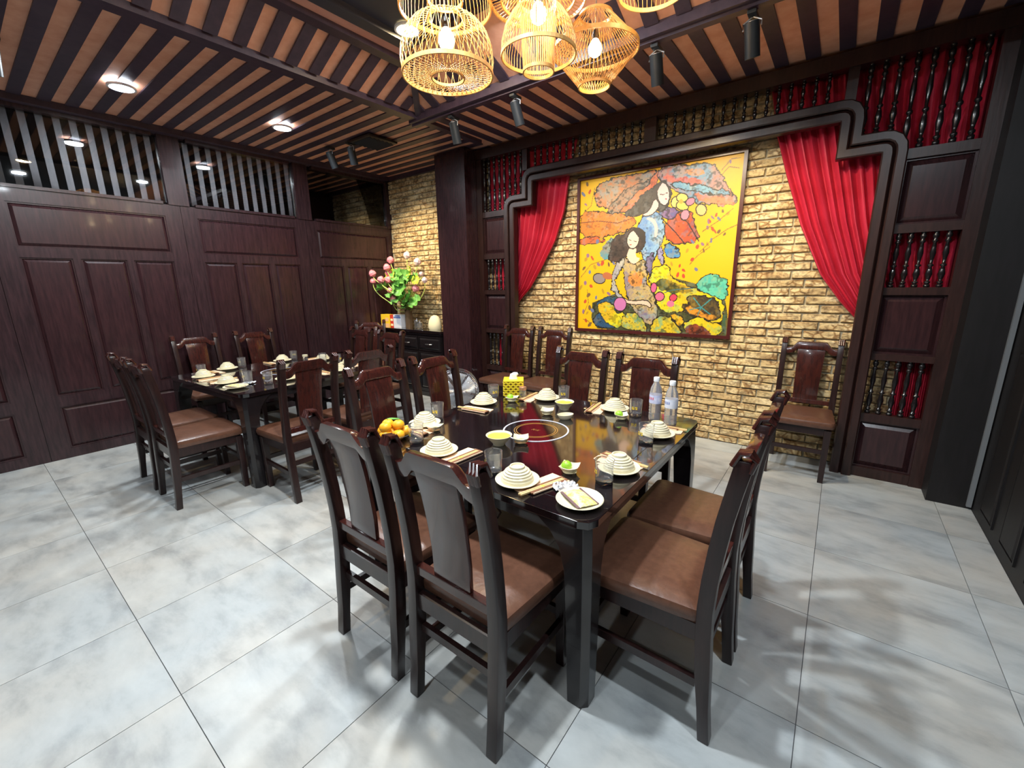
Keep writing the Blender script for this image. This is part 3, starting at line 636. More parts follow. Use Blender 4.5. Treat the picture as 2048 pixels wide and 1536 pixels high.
[1,150,110,140,-1,-1,-1,0,-1,-1,-1,853,660,853,654,851,649,848,646,844,646,840,649,837,655,835,662,835,669,838,674,841,676,845,676,849,673,852,667],
[1,200,80,50,-1,-1,-1,0,-1,-1,-1,888,604,891,598,892,593,892,590,890,589,887,590,883,594,879,599,876,605,875,610,876,613,878,614,881,612,885,609],
[1,120,90,60,-1,-1,-1,0,-1,-1,-1,941,579,938,576,934,574,931,574,929,576,928,579,929,583,931,587,934,591,937,592,941,592,943,590,943,587,943,583],
[1,110,120,160,-1,-1,-1,0,-1,-1,-1,874,552,873,545,871,541,868,539,865,539,862,543,861,548,860,555,861,561,864,565,867,567,870,567,872,563,874,558],
[1,190,150,40,-1,-1,-1,0,-1,-1,-1,855,535,857,530,857,525,855,521,852,520,848,522,844,525,841,531,840,537,840,541,842,545,844,545,848,544,853,541],
[1,150,110,140,-1,-1,-1,0,-1,-1,-1,825,541,828,537,830,532,829,529,827,526,823,525,819,526,814,529,812,533,810,537,810,541,813,544,816,545,821,544],
[1,200,80,50,-1,-1,-1,0,-1,-1,-1,801,519,799,513,795,509,791,508,787,510,784,514,782,519,783,526,786,532,790,535,794,537,798,534,801,530,802,525],
[1,120,90,60,-1,-1,-1,0,-1,-1,-1,835,499,836,493,835,489,834,486,831,486,829,488,826,492,825,497,824,503,824,508,826,510,828,510,831,508,833,504],
[1,110,120,160,-1,-1,-1,0,-1,-1,-1,766,557,770,551,773,545,773,541,771,539,767,541,761,544,756,550,752,556,749,561,749,565,752,567,756,566,760,563],
[1,190,150,40,-1,-1,-1,0,-1,-1,-1,742,499,739,494,735,492,731,491,728,492,727,497,727,502,728,508,732,512,736,515,740,516,743,514,744,510,744,506],
[1,150,110,140,-1,-1,-1,0,-1,-1,-1,848,625,848,621,846,617,843,615,840,615,836,618,834,622,833,627,833,632,835,636,838,638,841,637,844,635,847,631],
[1,200,80,50,-1,-1,-1,0,-1,-1,-1,876,620,878,614,879,608,878,604,875,603,871,604,866,607,862,613,859,620,858,625,859,629,863,631,867,629,872,626],
[1,205,70,50,-1,-1,-1,0,-1,-1,-1,777,444,773,439,768,438,764,439,760,441,758,446,758,451,761,456,765,460,770,461,774,461,778,458,780,454,780,448],
[1,205,70,50,-1,-1,-1,0,-1,-1,-1,703,414,702,409,700,406,697,404,694,405,692,407,691,412,691,417,692,421,694,425,697,426,700,426,702,424,703,419],
[1,190,150,40,-1,-1,-1,0,-1,-1,-1,653,430,655,424,655,419,653,415,651,414,647,416,643,421,640,427,638,433,638,439,639,443,642,444,646,441,649,437],
[1,205,70,50,-1,-1,-1,0,-1,-1,-1,726,393,730,389,732,384,732,380,730,378,727,377,722,379,717,382,713,387,711,391,711,395,713,398,717,398,722,397],
[1,205,70,50,-1,-1,-1,0,-1,-1,-1,698,359,695,353,691,348,687,346,683,347,681,351,680,358,681,365,684,372,687,376,691,378,696,377,698,373,698,366],
[1,205,70,50,-1,-1,-1,0,-1,-1,-1,733,355,734,348,732,343,730,340,726,339,722,342,717,346,715,352,715,359,716,364,719,367,723,368,727,366,730,361],
[1,110,120,160,-1,-1,-1,0,-1,-1,-1,803,397,805,392,806,387,805,383,801,380,797,379,792,382,788,385,786,390,785,395,786,399,789,402,794,402,798,400],
[1,190,150,40,-1,-1,-1,0,-1,-1,-1,923,959,920,955,917,952,914,951,912,952,911,956,911,961,913,966,916,970,919,973,922,974,924,972,926,969,925,964],
[1,150,110,140,-1,-1,-1,0,-1,-1,-1,937,966,937,961,935,957,933,955,930,955,928,958,926,963,925,968,925,973,926,977,928,979,931,978,933,975,935,971],
[1,200,80,50,-1,-1,-1,0,-1,-1,-1,857,663,859,658,859,654,858,652,856,650,853,651,848,654,846,658,844,662,843,667,844,669,847,671,851,670,854,667],
[1,120,90,60,-1,-1,-1,0,-1,-1,-1,911,594,906,590,902,588,898,588,896,591,894,595,896,600,898,605,902,609,906,611,910,611,913,609,914,605,913,599],
[2,150,110,50,2,24,790,81,833,105,943],
[2,150,110,50,2,14,362,91,447,205,476],
[2,150,110,50,2,41,101,79,183,67,273],
[2,150,110,50,2,809,492,874,560,950,610,1007,632],
[2,150,110,50,2,814,607,893,656,967,717],
[2,150,110,50,2,756,421,797,470,863,518],
[2,150,110,50,2,885,895,926,941,979,926],
[2,150,110,50,2,889,928,936,979,980,977],
[2,150,110,50,2,42,64,83,52,104,21]]
def paint_pixels(W, H):
    def vnoise(sx, sy, seed):
        rs = np.random.RandomState(seed); g = rs.rand(sy + 2, sx + 2)
        xx = np.linspace(0, sx, W, endpoint=False); yy = np.linspace(0, sy, H, endpoint=False)
        xi = xx.astype(int); yi = yy.astype(int); fx = xx - xi; fy = yy - yi; fx = fx * fx * (3 - 2 * fx); fy = fy * fy * (3 - 2 * fy)
        a = g[np.ix_(yi, xi)]; b = g[np.ix_(yi, xi + 1)]; c = g[np.ix_(yi + 1, xi)]; d = g[np.ix_(yi + 1, xi + 1)]
        return (a * (1 - fx) + b * fx) * (1 - fy)[:, None] + (c * (1 - fx) + d * fx) * fy[:, None]
    N1 = vnoise(9, 9, 1) * .5 + vnoise(22, 22, 2) * .3 + vnoise(60, 60, 3) * .2
    N2 = vnoise(40, 40, 4) * .5 + vnoise(110, 110, 5) * .5
    N3 = vnoise(30, 30, 6) * .6 + vnoise(80, 80, 7) * .4
    img = np.zeros((H, W, 3)); U, V = np.meshgrid((np.arange(W) + .5) / W, (np.arange(H) + .5) / H)
    img[:] = (244, 190, 12); t = np.clip((N1 - .5) * 2.5, 0, 1)[..., None] * (np.clip((V - .5) * 1.6, 0, 1) + .15)[..., None]; img = img * (1 - t) + np.array((245, 175, 40)) * t
    C = lambda h: None if h[0] < 0 else np.array(h, float)
    pairs = lambda q: [(q[i] / 1000, q[i + 1] / 1000) for i in range(0, len(q), 2)]
    UW, VW = U + (N2 - .5) * .022 + (N1 - .5) * .035, V + (N3 - .5) * .022 + (N1[::-1] - .5) * .03
    def inside(P, wob=True):
        U_, V_ = (UW, VW) if wob else (U, V)
        m = np.zeros((H, W), bool)
        for i in range(len(P)):
            (x0, y0), (x1, y1) = P[i - 1], P[i]
            if y0 == y1: continue
            m ^= ((y0 > V_) != (y1 > V_)) & (U_ < (x1 - x0) * (V_ - y0) / (y1 - y0) + x0)
        return m
    def seg(P, wd, col, closed, wob=False):
        U_, V_ = (UW, VW) if wob else (U, V)
        n = len(P)
        for i in range(n if closed else n - 1):
            (x0, y0), (x1, y1) = P[i], P[(i + 1) % n]
            dx, dy = x1 - x0, y1 - y0; L2 = dx * dx + dy * dy + 1e-9
            t = np.clip(((U_ - x0) * dx + (V_ - y0) * dy) / L2, 0, 1); d = np.hypot(U_ - x0 - t * dx, V_ - y0 - t * dy)
            m = d < wd * (.6 + .8 * N2); img[m] = col
    def smooth(P):
        for _ in range(1):
            Q = []
            for i in range(len(P)):
                a, b = P[i], P[(i + 1) % len(P)]; Q += [(a[0] * .75 + b[0] * .25, a[1] * .75 + b[1] * .25), (a[0] * .25 + b[0] * .75, a[1] * .25 + b[1] * .75)]
            P = Q
        return P
    for f in PAINT_ROWS:
        if f[0] == 1:
            c1, c2, am, oc = C(f[1:4]), C(f[4:7]), f[7] / 10, C(f[8:11]); P = pairs(f[11:])
            big = len(P) != 14
            P = smooth(P) if big else P
            m = inside(P, big and c2 is not None)
            base = np.ones((H, W, 3)) * c1
            if c2 is not None:
                t = (np.clip((N1 - .42) * 5, 0, 1) * .6 + np.clip((N2 - .5) * 4, 0, 1) * .4)[..., None] * am; base = base * (1 - t) + c2 * t
                t3 = (np.clip((N3 - .55) * 6, 0, 1) * .5 * am)[..., None]; base = base * (1 - t3) + np.clip(c1[::-1] * .5 + 90, 0, 255) * t3
                dk = (np.clip((.42 - N2) * 6, 0, 1) * .45 * am)[..., None]; base = base * (1 - dk)
            img[m] = base[m]
            if oc is not None:
                seg(P, .0030, oc, True, big and c2 is not None)
        else:
            seg(pairs(f[5:]), max(.0022, f[4] / 1900), C(f[1:4]), False)
    return img / 255.0
pc = empty('painting', (-1.49, YB - .02, 1.71), 0, 'large framed yellow painting of two women among lotus leaves on the brick wall', 'painting')
NW, NH = 330, 330
img = paint_pixels(NW, NH) ** 2.2 * .74
W2, H2 = .7325, .731
vs = [(-W2 + 2 * W2 * i / NW, -.012, -H2 + 2 * H2 * j / NH) for j in range(NH + 1) for i in range(NW + 1)]
fs = [(j * (NW + 1) + i, j * (NW + 1) + i + 1, (j + 1) * (NW + 1) + i + 1, (j + 1) * (NW + 1) + i) for j in range(NH) for i in range(NW)]
me = bpy.data.meshes.new('canvas'); me.from_pydata(vs, [], fs)
ca = me.color_attributes.new('paint', 'FLOAT_COLOR', 'CORNER')
buf = np.ones((NH * NW, 4, 4), np.float32); buf[:, :, :3] = img.reshape(-1, 1, 3); ca.data.foreach_set('color', buf.ravel())
CANV = bpy.data.materials.new('canvas_print'); CANV.use_nodes = True
at_ = CANV.node_tree.nodes.new('ShaderNodeAttribute'); at_.attribute_name = 'paint'
CANV.node_tree.links.new(at_.outputs['Color'], CANV.node_tree.nodes['Principled BSDF'].inputs['Base Color']); CANV.node_tree.nodes['Principled BSDF'].inputs['Roughness'].default_value = .45
me.materials.append(CANV); put('canvas', me, pc)
f_ = .028; A, B = W2 + f_, H2 + f_
fr = MB()
for (x0, x1, z0, z1) in ((-A, A, H2, B), (-A, A, -B, -H2), (-A, -W2, -H2, H2), (W2, A, -H2, H2)): fr.box(x0, x1, -.034, .018, z0, z1)
fr.build('frame', mat('frame_wood', (0.060, 0.012, 0.012), .3), pc, False)
MB().box(-W2, W2, -.008, .018, -H2, H2).build('backing', WOODR, pc, False)
# ------------------------------------------------------------------ sideboard against the brick between partition and pillar
cab = empty('sideboard', (-4.615, 3.895, 0), 0, 'black lacquered sideboard with drawers standing before the lit brick niche', 'cabinet')
MB().box(-.645, .665, -.19, .19, .06, .85).build('body', BLKWOOD, cab, False)
MB().box(-.675, .685, -.22, .195, .85, .885).build('worktop', BLKGLOSS, cab, False, .006)
MB().box(-.66, .675, -.205, .19, .825, .85).build('cornice', BLKWOOD, cab, False)
MB().box(-.66, .675, -.20, .19, 0, .06).build('plinth', BLKWOOD, cab, False)
for k in range(3):
    x0 = -.635 + k * .435; x1 = x0 + .42
    def cp(name, z0, z1):
        rr = raised(x0, x1, z0, z1, .04, .018); return MB().loft([[(x, -.19 - h, z) for x, z, h in r] for r in rr]).build(name, BLKWOOD, cab, False)
    d = cp('drawer', .62, .80); MB().tube([(x0 + .15, -.215, .71), (x0 + .17, -.235, .71), (x0 + .25, -.235, .71), (x0 + .27, -.215, .71)], .005).build('handle', STEEL, d)
    d = cp('door', .10, .60)
    MB().tube([(x0 + .38, -.215, .40), (x0 + .38, -.235, .39), (x0 + .38, -.235, .33), (x0 + .38, -.215, .32)], .004).build('handle', STEEL, d)
# ------------------------------------------------------------------ dining chairs
def back_y(z):
    return float(np.interp(z, [0, .25, .45, .62, .80, 1.0], [-.232, -.208, -.196, -.204, -.226, -.262]))
def make_chair():
    e = empty('dining_chair')
    for s in (-1, 1):
        rings = []
        for z in (0, .12, .25, .38, .48, .58, .68, .78, .88, .955, .975):
            yc = back_y(z); w_ = .021 if z < .5 else .0195; d_ = .027 if z > .2 else .021
            if z > .96: w_, d_ = .016, .018
            x = s * .182
            rings.append([(x - w_, yc - d_, z), (x + w_, yc - d_, z), (x + w_, yc + d_ * .7, z), (x - w_, yc + d_ * .7, z)])
        MB().loft(rings).build('back_leg', CHAIRT, e, True, .004)
        k = MB(); x = s * .182
        for dx in (-.012, 0, .012): k.tube([(x + dx, back_y(.94) - .024, .945), (x + dx, back_y(.97) - .029, .978), (x + dx, back_y(.99) - .012, .997), (x + dx, back_y(.99) + .012, .994), (x + dx, back_y(.95) + .022, .955)], .0085, 8)
        k.build('finial', CHAIRW, e)
        r2 = [[(s * .182 - .021, .17, z) for z in (0,)]]
        b = MB(); b.loft([[(s * .178 - a, .185 - a, z), (s * .178 + a, .185 - a, z), (s * .178 + a, .185 + a, z), (s * .178 - a, .185 + a, z)] for z, a in ((0, .017), (.2, .019), (.40, .022))]); b.build('leg', CHAIRT, e, False, .003)
        MB().bar((s * .182, back_y(.2) + .02, .20), (s * .178, .17, .20), .018, .030).build('stretcher', CHAIRT, e, False)
    MB().bar((-.16, .185, .23), (.16, .185, .23), .018, .030).build('stretcher', CHAIRT, e, False)
    MB().bar((-.165, -.2, .27), (.165, -.2, .27), .018, .030).build('stretcher', CHAIRT, e, False)
    ap = MB(); ap.box(-.17, .17, .172, .196, .355, .415)
    ap.box(-.165, .165, -.215, -.193, .355, .415)
    for s in (-1, 1): ap.box(s * .18 - .011, s * .18 + .011, -.18, .18, .355, .415)
    ap.build('apron', CHAIRT, e, False)
    def sq(w0, w1, y0, y1, z, r=.035):
        P = []
        for (cx, cy, a0) in ((w1 - r, y1 - r, 0), (-w1 + r, y1 - r, 90), (-w0 + r * .4, y0 + r * .4, 180), (w0 - r * .4, y0 + r * .4, 270)):
            rr = r if cy > 0 else r * .4
            for q in (0, 30, 60, 90): P.append((cx + rr * math.cos(R(a0 + q)), cy + rr * math.sin(R(a0 + q)), z))
        return P
    st = MB().loft([sq(.188, .212, -.185, .222, .415), sq(.192, .217, -.187, .227, .430), sq(.193, .218, -.188, .228, .446), sq(.188, .212, -.184, .222, .460), sq(.17, .19, -.165, .20, .470), sq(.11, .13, -.11, .13, .475)])
    st.build('seat', LEATHER, e)
    # top rail with raised centre, following the rake of the back
    up = [(-.168, .925), (-.148, .922), (-.128, .930), (-.112, .948), (-.098, .966), (-.085, .972)]; lo = [(-.168, .872), (-.145, .868), (-.122, .876), (-.106, .892), (-.094, .905), (-.080, .907)]
    up = up + [(-x, z) for x, z in reversed(up)]; lo = lo + [(-x, z) for x, z in reversed(lo)]
    rings = []
    for (xu, zu), (xl, zl) in zip(up, lo):
        f = lambda x, z, o: (x, back_y(z) + o, z)
        rings.append([f(xl, zl, -.013), f(xl, zl + .006, .013), f((xl + xu) / 2, (zl + zu) / 2, .017), f(xu, zu - .006, .013), f(xu, zu, .003), f(xu, zu - .002, -.017), f((xl + xu) / 2, (zl + zu) / 2, -.017)])
    MB().loft(rings).build('top_rail', CHAIRW, e)
    sp_ = []
    for z in np.linspace(.512, .912, 9):
        wd = np.interp(z, [.512, .70, .912], [.080, .083, .090]); yo = back_y(z) + .004 * math.sin((z - .51) / .4 * math.pi)
        sp_.append([(-wd, yo - .008, z), (wd, yo - .008, z), (wd, yo + .008, z), (-wd, yo + .008, z)])
    MB().loft(sp_).build('splat', CHAIRW, e, True, .002)
    MB().box(-.165, .165, back_y(.5) - .014, back_y(.5) + .014, .488, .522).build('back_rail', CHAIRW, e, False, .003)
    return e
ch0 = make_chair(); used = [False]
GT = 'chairs around the front table'; GB = 'chairs around the table by the partition'
CH = [(-1.345, 1.01, 0, 'dark lacquered chair with its back to the viewer, left of the nearest two', GT),
      (-.87, 1.01, 0, 'dark lacquered chair with its back to the viewer, nearest of all, at the table corner', GT),
      (-.41, 1.405, 90, 'brown leather seated chair on the right side of front table, nearer one', GT),
      (-.41, 1.845, 90, 'brown leather seated chair on the right side of front table, farther one', GT),
      (-1.41, 2.40, 180, 'chair on the painting side of front table, left of the two', GT),
      (-.94, 2.39, 180, 'chair on the painting side of front table, behind the water bottles', GT),
      (-1.90, 1.48, -90, 'chair on the left side of front table, nearer one, behind the mandarins', GT),
      (-1.90, 1.94, -90, 'chair on the left side of front table, farther one, hiding part of the fan', GT),
      (-4.06, .93, 0, 'chair with its back to the viewer at the partition table, left one', GB),
      (-3.57, .93, 0, 'chair with its back to the viewer at the partition table, right one', GB),
      (-4.95, 1.47, -90, 'chair against the panelled partition, left one with bright glint on its splat', GB),
      (-4.95, 2.03, -90, 'chair against the panelled partition, right one at the far table', GB),
      (-3.045, 1.40, 90, 'reddish chair on the right side of the partition table, nearer one', GB),
      (-3.06, 1.88, 90, 'reddish chair on the right side of the partition table, farther one', GB),
      (-4.30, 2.55, 180, 'chair at the far end of the partition table, left one', GB),
      (-3.72, 2.52, 180, 'chair at the far end of the partition table, right one before the sideboard', GB),
      (-2.815, 3.565, 180, 'empty chair with its back against the arch screen, left of the pair under the painting', None),
      (-2.37, 3.60, 180, 'empty chair with its back to the brick, right of the pair under the painting', None),
      (-.135, 3.81, 180, 'lone chair standing against the brick wall under the right curtain', None),
      (-4.95, 3.32, -135, 'reddish chair in the corner between partition and sideboard', None)]
allch = []
for (x, y, a, lab, g) in CH:
    o = ch0 if not used[0] else copy_tree(ch0); used[0] = True
    o.location = (x, y, 0); o.rotation_euler = (0, 0, R(a)); tag(o, lab, 'chair', g or 'spare chairs along the walls'); allch.append(o)
# ------------------------------------------------------------------ hot pot tables
TH = .72
def make_table(name, loc, rz, label):
    e = empty(name, loc, rz, label, 'table', 'square hot pot tables'); H = .635; sm = .092; g = .0012; zt = TH
    def plate(x0, x1, y0, y1, nm, bev=.0015): return MB().box(x0 + g, x1 - g, y0 + g, y1 - g, zt - .026, zt).build(nm, BLKGLOSS, e, False, bev)
    plate(-H + sm, H - sm, -H + sm, H - sm, 'centre_panel')
    # border boards, corners rounded
    def border(k):
        c = .05; P = [(-H + sm, -H + sm), (H - sm, -H + sm), (H - sm + (sm - c * .3), -H + c * .3), (H - c, -H), (-H + c, -H), (-H + c * .3, -H + c * .3)]
        a = k * math.pi / 2; rot = lambda x, y: (x * math.cos(a) - y * math.sin(a), x * math.sin(a) + y * math.cos(a))
        P = [rot(*p) for p in P]
        MB().prism(P, lambda x, y: (x, y, zt - .026), lambda x, y: (x, y, zt)).build('border_board', BLKGLOSS, e, False, .0015)
    for k in range(4): border(k)
    A = H - .03
    for k in range(4):
        a = k * math.pi / 2; b = MB().box(-A + .08, A - .08, -A - .01, -A + .012, zt - .075, zt - .028)
        b.v = [(x * math.cos(a) - y * math.sin(a), x * math.sin(a) + y * math.cos(a), z) for x, y, z in b.v]; b.build('apron', BLKWOOD, e, False)
    for sx in (-1, 1):
        for sy in (-1, 1):
            rings = []
            for z, o, hw in ((0, H - .004, .036), (.30, H - .004, .041), (.52, H - .006, .046), (.60, H - .008, .056), (.65, H - .01, .075), (.692, H - .012, .105)):
                x1 = sx * o; x0 = sx * (o - 2 * hw); y1 = sy * o; y0 = sy * (o - 2 * hw); c = .022
                rings.append([(x1 - sx * c, y1, z), (x0, y1, z), (x0, y0 + sy * .0, z), (x1, y0, z), (x1, y1 - sy * c, z)])
            MB().loft(rings).build('leg', BLKWOOD, e, False, .002)
    MB().lathe([(.168, 0), (.168, .0022), (.160, .0022), (.160, .0)], 64, (0, 0, zt), True).build('steel_ring', RINGM, e)
    MB().lathe([(.159, 0), (.159, .0008), (.0, .0008)], 64, (0, 0, zt)).build('cooker_glass', BLKGLOSS, e)
    for rr in (.112, .101): MB().lathe([(rr, 0), (rr, .0012), (rr - .0032, .0012), (rr - .0032, 0)], 64, (0, 0, zt), True).build('gold_ring', GOLD, e)
    # small gold mark in the middle: three slanted strokes and a bar
    mk = MB()
    for x in (-.018, -.006, .008): mk.bar((x - .003, -.010, zt + .0012), (x + .003, .010, zt + .0012), .0022, .0008)
    mk.bar((-.018, 0, zt + .0012), (-.006, 0, zt + .0012), .0022, .0008); mk.bar((.014, -.010, zt + .0012), (.017, .001, zt + .0012), .0022, .0008); mk.bar((.018, .007, zt + .0012), (.019, .010, zt + .0012), .0022, .0008)
    mk.build('gold_mark', GOLD, e, False)
    MB().box(-.21, .21, -.21, .21, zt - .17, zt - .028).build('cooker_box', BLKWOOD, e, False, .006)
    return e
make_table('dining_table', (-1.155, 1.70, 0), 0, 'square black lacquered hot pot table in front, set for eight')
make_table('dining_table', (-3.93, 1.72, 0), R(4), 'square black lacquered hot pot table beside the panelled partition')
MB_c = MB().tube([(-1.3, 1.50, .56), (-1.2, 1.34, .51), (-1.08, 1.23, .50), (-.98, 1.17, .54), (-.93, 1.13, .60), (-.93, 1.10, .645)], .004)
tag(MB_c.build('power_cable', BLACKP), 'black cable hanging under the front table', 'cable')
# ------------------------------------------------------------------ tableware
def ribbed():
    p = [(.0, .052), (.022, .052), (.024, .0585), (.028, .0585), (.0295, .051)]
    for r, z in ((.037, .0485), (.0455, .0415), (.0515, .033), (.056, .024), (.059, .014)): p += [(r, z), (r + .0016, z - .0015), (r + .0014, z - .0060)]
    p += [(.0625, .002), (.0625, 0), (.059, 0), (.054, .014), (.04, .035), (.0, .044)]
    return p
bowl_me = MB().lathe(ribbed(), 36).mesh('bowl', CREAM)
plate_me = MB().lathe([(.0, .0), (.045, .0), (.047, .004), (.075, .011), (.083, .016), (.0835, .018), (.081, .019), (.072, .0155), (.05, .0095), (0, .009)], 40).mesh('plate', CREAM)
glass_me = MB().lathe([(0, 0), (.030, 0), (.0325, .004), (.0335, .05), (.036, .088), (.0365, .090), (.0345, .090), (.0325, .052), (.0305, .014), (0, .011)], 32).mesh('tumbler', GLASS)
def place_bowl(x, y, where):
    e = empty('plate', (x, y, TH), 0, 'cream saucer plate %s' % where, 'plate', 'saucer plates at the place settings'); put('dish', plate_me, e)
    f = empty('bowl', (x, y, TH + .0105), random.uniform(0, 3), 'upturned cream ribbed bowl %s' % where, 'bowl', 'upturned bowls at the place settings'); put('shell', bowl_me, f)
logo_b = MB()
for k in range(6):
    a0 = -.42 + k * .14
    for h0, h1 in ((.040, .048), (.050, .056)):
        if (k + int(h0 * 100)) % 4 != 3: logo_b.quad(*[(.0362 * math.cos(a), .0362 * math.sin(a), z) for a, z in ((a0, h0), (a0 + .13, h0), (a0 + .13, h1), (a0, h1))])
logo_me = logo_b.mesh('print', YELLOW, False)
def place_glass(x, y, where, rz):
    e = empty('drinking_glass', (x, y, TH), rz, 'clear tumbler %s' % where, 'glass', 'tumblers at the place settings'); put('tumbler', glass_me, e); put('print', logo_me, e)
star = []
for k in range(10):
    a = k * math.pi / 5; r = .009 if k % 2 == 0 else .004; star.append((r * math.cos(a), r * math.sin(a)))
def chop_parts():
    d = {}
    # sleeve along +x, from 0 to .20, chopstick ends protrude at +x
    d['sleeve'] = MB().box(-.10, .075, -.020, .020, .004, .0105).mesh('sleeve', SLEEVE, False, .002)
    d['sleeve_edge'] = MB().box(-.10, .07, -.0235, -.020, .004, .009).box(-.10, .07, .020, .0235, .004, .009).mesh('sleeve_edge', PAPER, False)
    d['chopsticks'] = MB().bar((-.09, -.004, .008), (.115, -.005, .008), .006, .006).bar((-.09, .005, .008), (.113, .004, .008), .006, .006).mesh('chopsticks', WOODST, False)
    pr = MB().prism(star, lambda x, y: (x * 1.3 + .01, y * 1.3, .0104), lambda x, y: (x * 1.3 + .01, y * 1.3, .0112))
    for k in range(4):
        x = -.075 + k * .014; pr.bar((x, -.008, .0105), (x + .006, .008, .0105), .003, .0008); pr.bar((x + .006, -.006, .0105), (x, .006, .0105), .003, .0008)
    d['lettering'] = pr.mesh('lettering', YELLOW, False)
    return d
CP = chop_parts()
nap_me = MB().prism([(-.10, -.027), (.085, -.030), (.098, -.022), (.10, .024), (-.09, .027), (-.103, .015)], lambda x, y: (x, y, .0005), lambda x, y: (x, y, .0035)).mesh('towel_packet', PAPER, False)
def place_chop(x0, y0, x1, y1, where):
    c = ((x0 + x1) / 2, (y0 + y1) / 2); a = math.atan2(y1 - y0, x1 - x0)
    n = (-math.sin(a), math.cos(a))
    e = empty('wet_towel_packet', (c[0] + n[0] * -.022, c[1] + n[1] * -.022, TH + .0), a + .06, 'pink paper packet under the chopsticks %s' % where, 'packet', 'paper packets at the place settings'); put('wrap', nap_me, e)
    e = empty('chopsticks', (c[0] + n[0] * .016, c[1] + n[1] * .016, TH), a, 'chopsticks in a brown printed sleeve %s' % where, 'chopsticks', 'sleeved chopsticks at the place settings')
    for k, m_ in CP.items(): put(k, m_, e)
W8 = ['nearest the viewer on the front table', 'on the front table right side, nearer place', 'on the front table right side, beside the bottles',
      'on the front table painting side, right place', 'on the front table painting side, left place', 'on the front table left side, farther place', 'on the front table left side, behind the mandarins', 'on the front table, half hidden by a chair back']
BP = [(-.881, 1.173), (-.619, 1.494), (-.630, 1.969), (-.974, 2.25), (-1.43, 2.23), (-1.70, 1.923), (-1.687, 1.43), (-1.338, 1.205)]
GP = [(-1.010, 1.190), (-.620, 1.365), (-.640, 1.850), (-.838, 2.229), (-1.332, 2.280), (-1.735, 2.063), (-1.715, 1.55), (-1.525, 1.235)]
NP = [(-.755, 1.315, -.825, 1.09), (-.74, 1.59, -.545, 1.555), (-.73, 2.08, -.55, 2.09), (-1.06, 2.14, -1.08, 2.29), (-1.53, 2.13, -1.545, 2.28), (-1.55, 1.80, -1.76, 1.78), (-1.57, 1.335, -1.75, 1.33), (-1.215, 1.315, -1.23, 1.12)]
for k in range(8):
    place_bowl(*BP[k], W8[k]); place_glass(*GP[k], W8[k], [3.6, 3.9, 4.2, -1.4, -1.2, -.6, -1.2, 4.4][k]); place_chop(*NP[k], W8[k])
W8b = ['on the left table viewer side, right place', 'on the left table right side, nearer place', 'on the left table right side, farther place', 'on the left table far side, right place', 'on the left table far side, left place',
       'on the left table wall side, farther place', 'on the left table wall side, nearer place', 'on the left table viewer side, left place']
BP2 = [(-3.76, 1.22), (-3.50, 1.56), (-3.46, 2.00), (-3.72, 2.26), (-4.16, 2.24), (-4.43, 1.96), (-4.42, 1.46), (-4.19, 1.20)]
GP2 = [(-3.67, 1.34), (-3.50, 1.42), (-3.50, 2.14), (-3.85, 2.22), (-4.05, 2.18), (-4.46, 2.09), (-4.46, 1.60), (-4.36, 1.24)]
NP2 = [(-3.88, 1.15, -3.90, 1.33), (-3.62, 1.68, -3.43, 1.70), (-3.60, 1.88, -3.42, 1.88), (-3.58, 2.20, -3.60, 2.32), (-4.30, 2.16, -4.31, 2.33), (-4.30, 1.83, -4.50, 1.83), (-4.28, 1.34, -4.48, 1.33), (-4.06, 1.12, -4.08, 1.32)]
for k in range(8):
    place_bowl(*BP2[k], W8b[k]); place_glass(*GP2[k], W8b[k], 3.8 + k); place_chop(*NP2[k], W8b[k])
# leaf dishes
def leaf_mesh():
    n = 48; prof = [(0, .0), (.45, .0), (.52, .004), (.86, .024), (1.0, .031), (.96, .032), (.8, .025), (.5, .009), (0, .008)]
    rings = []
    for f, z in prof:
        r_ = []
        for k in range(n):
            t = 2 * math.pi * k / n; c = abs(math.cos(2 * (t - math.pi / 4)) ) ; q = (1 / max(abs(math.cos(t)), abs(math.sin(t)))) ; rr = .036 * (1 + (q - 1) * .85 * min(1, f * 1.2)) * f
            r_.append((rr * math.cos(t), rr * math.sin(t), z + .007 * f * f * ((q - 1) / .414 - .35)))
        rings.append(r_)
    b = MB(); b.loft(rings, False); return b.mesh('dish', CREAM)
leafd = leaf_mesh()
def blob(r, h, seed, n=14):
    rnd = random.Random(seed); b = MB(); rs = [[(r * f * (1 + rnd.uniform(-.12, .12)) * math.cos(2 * math.pi * k / n), r * f * (1 + rnd.uniform(-.12, .12)) * math.sin(2 * math.pi * k / n), h * (1 - f * f) + rnd.uniform(0, .0015)) for k in range(n)] for f in (1, .75, .45, .15)]
    return b.loft(rs)
def ball(r, sz=1.0, n=18, m=10, dimple=0.0):
    p = []
    for k in range(m + 1):
        t = math.pi * k / m; rr = r * math.sin(t); z = -r * sz * math.cos(t)
        if dimple and k >= m - 1: z -= dimple
        p.append((max(rr, 0), z))
    p[0] = (0, p[0][1]); p[-1] = (0, p[-1][1]); return p
def leaf_dish(x, y, rz, fill, lime, lab, garnish=False):
    e = empty('sauce_dish', (x, y, TH), rz, lab, 'dish', 'leaf shaped dipping dishes'); put('dish', leafd, e)
    if fill: blob(.031, .012, int(x * 100), 14).build('seasoning', fill, e, loc=(0, 0, .009))
    if garnish: MB().box(-.012, .012, -.008, .008, .018, .021).build('chilli_slice', LEAFG, e, loc=(.008, 0, 0))
    if lime:
        o = empty('lime', (x - .012 * math.cos(rz), y - .012 * math.sin(rz), TH + .029), 0, lime, 'lime', 'limes in the dishes'); MB().lathe(ball(.021, .92), 20).build('fruit', LIME, o)
leaf_dish(-.765, 1.36, .2, SALTY, 'green lime in the dish nearest the viewer', 'leaf shaped dish with lime beside the near corner setting')
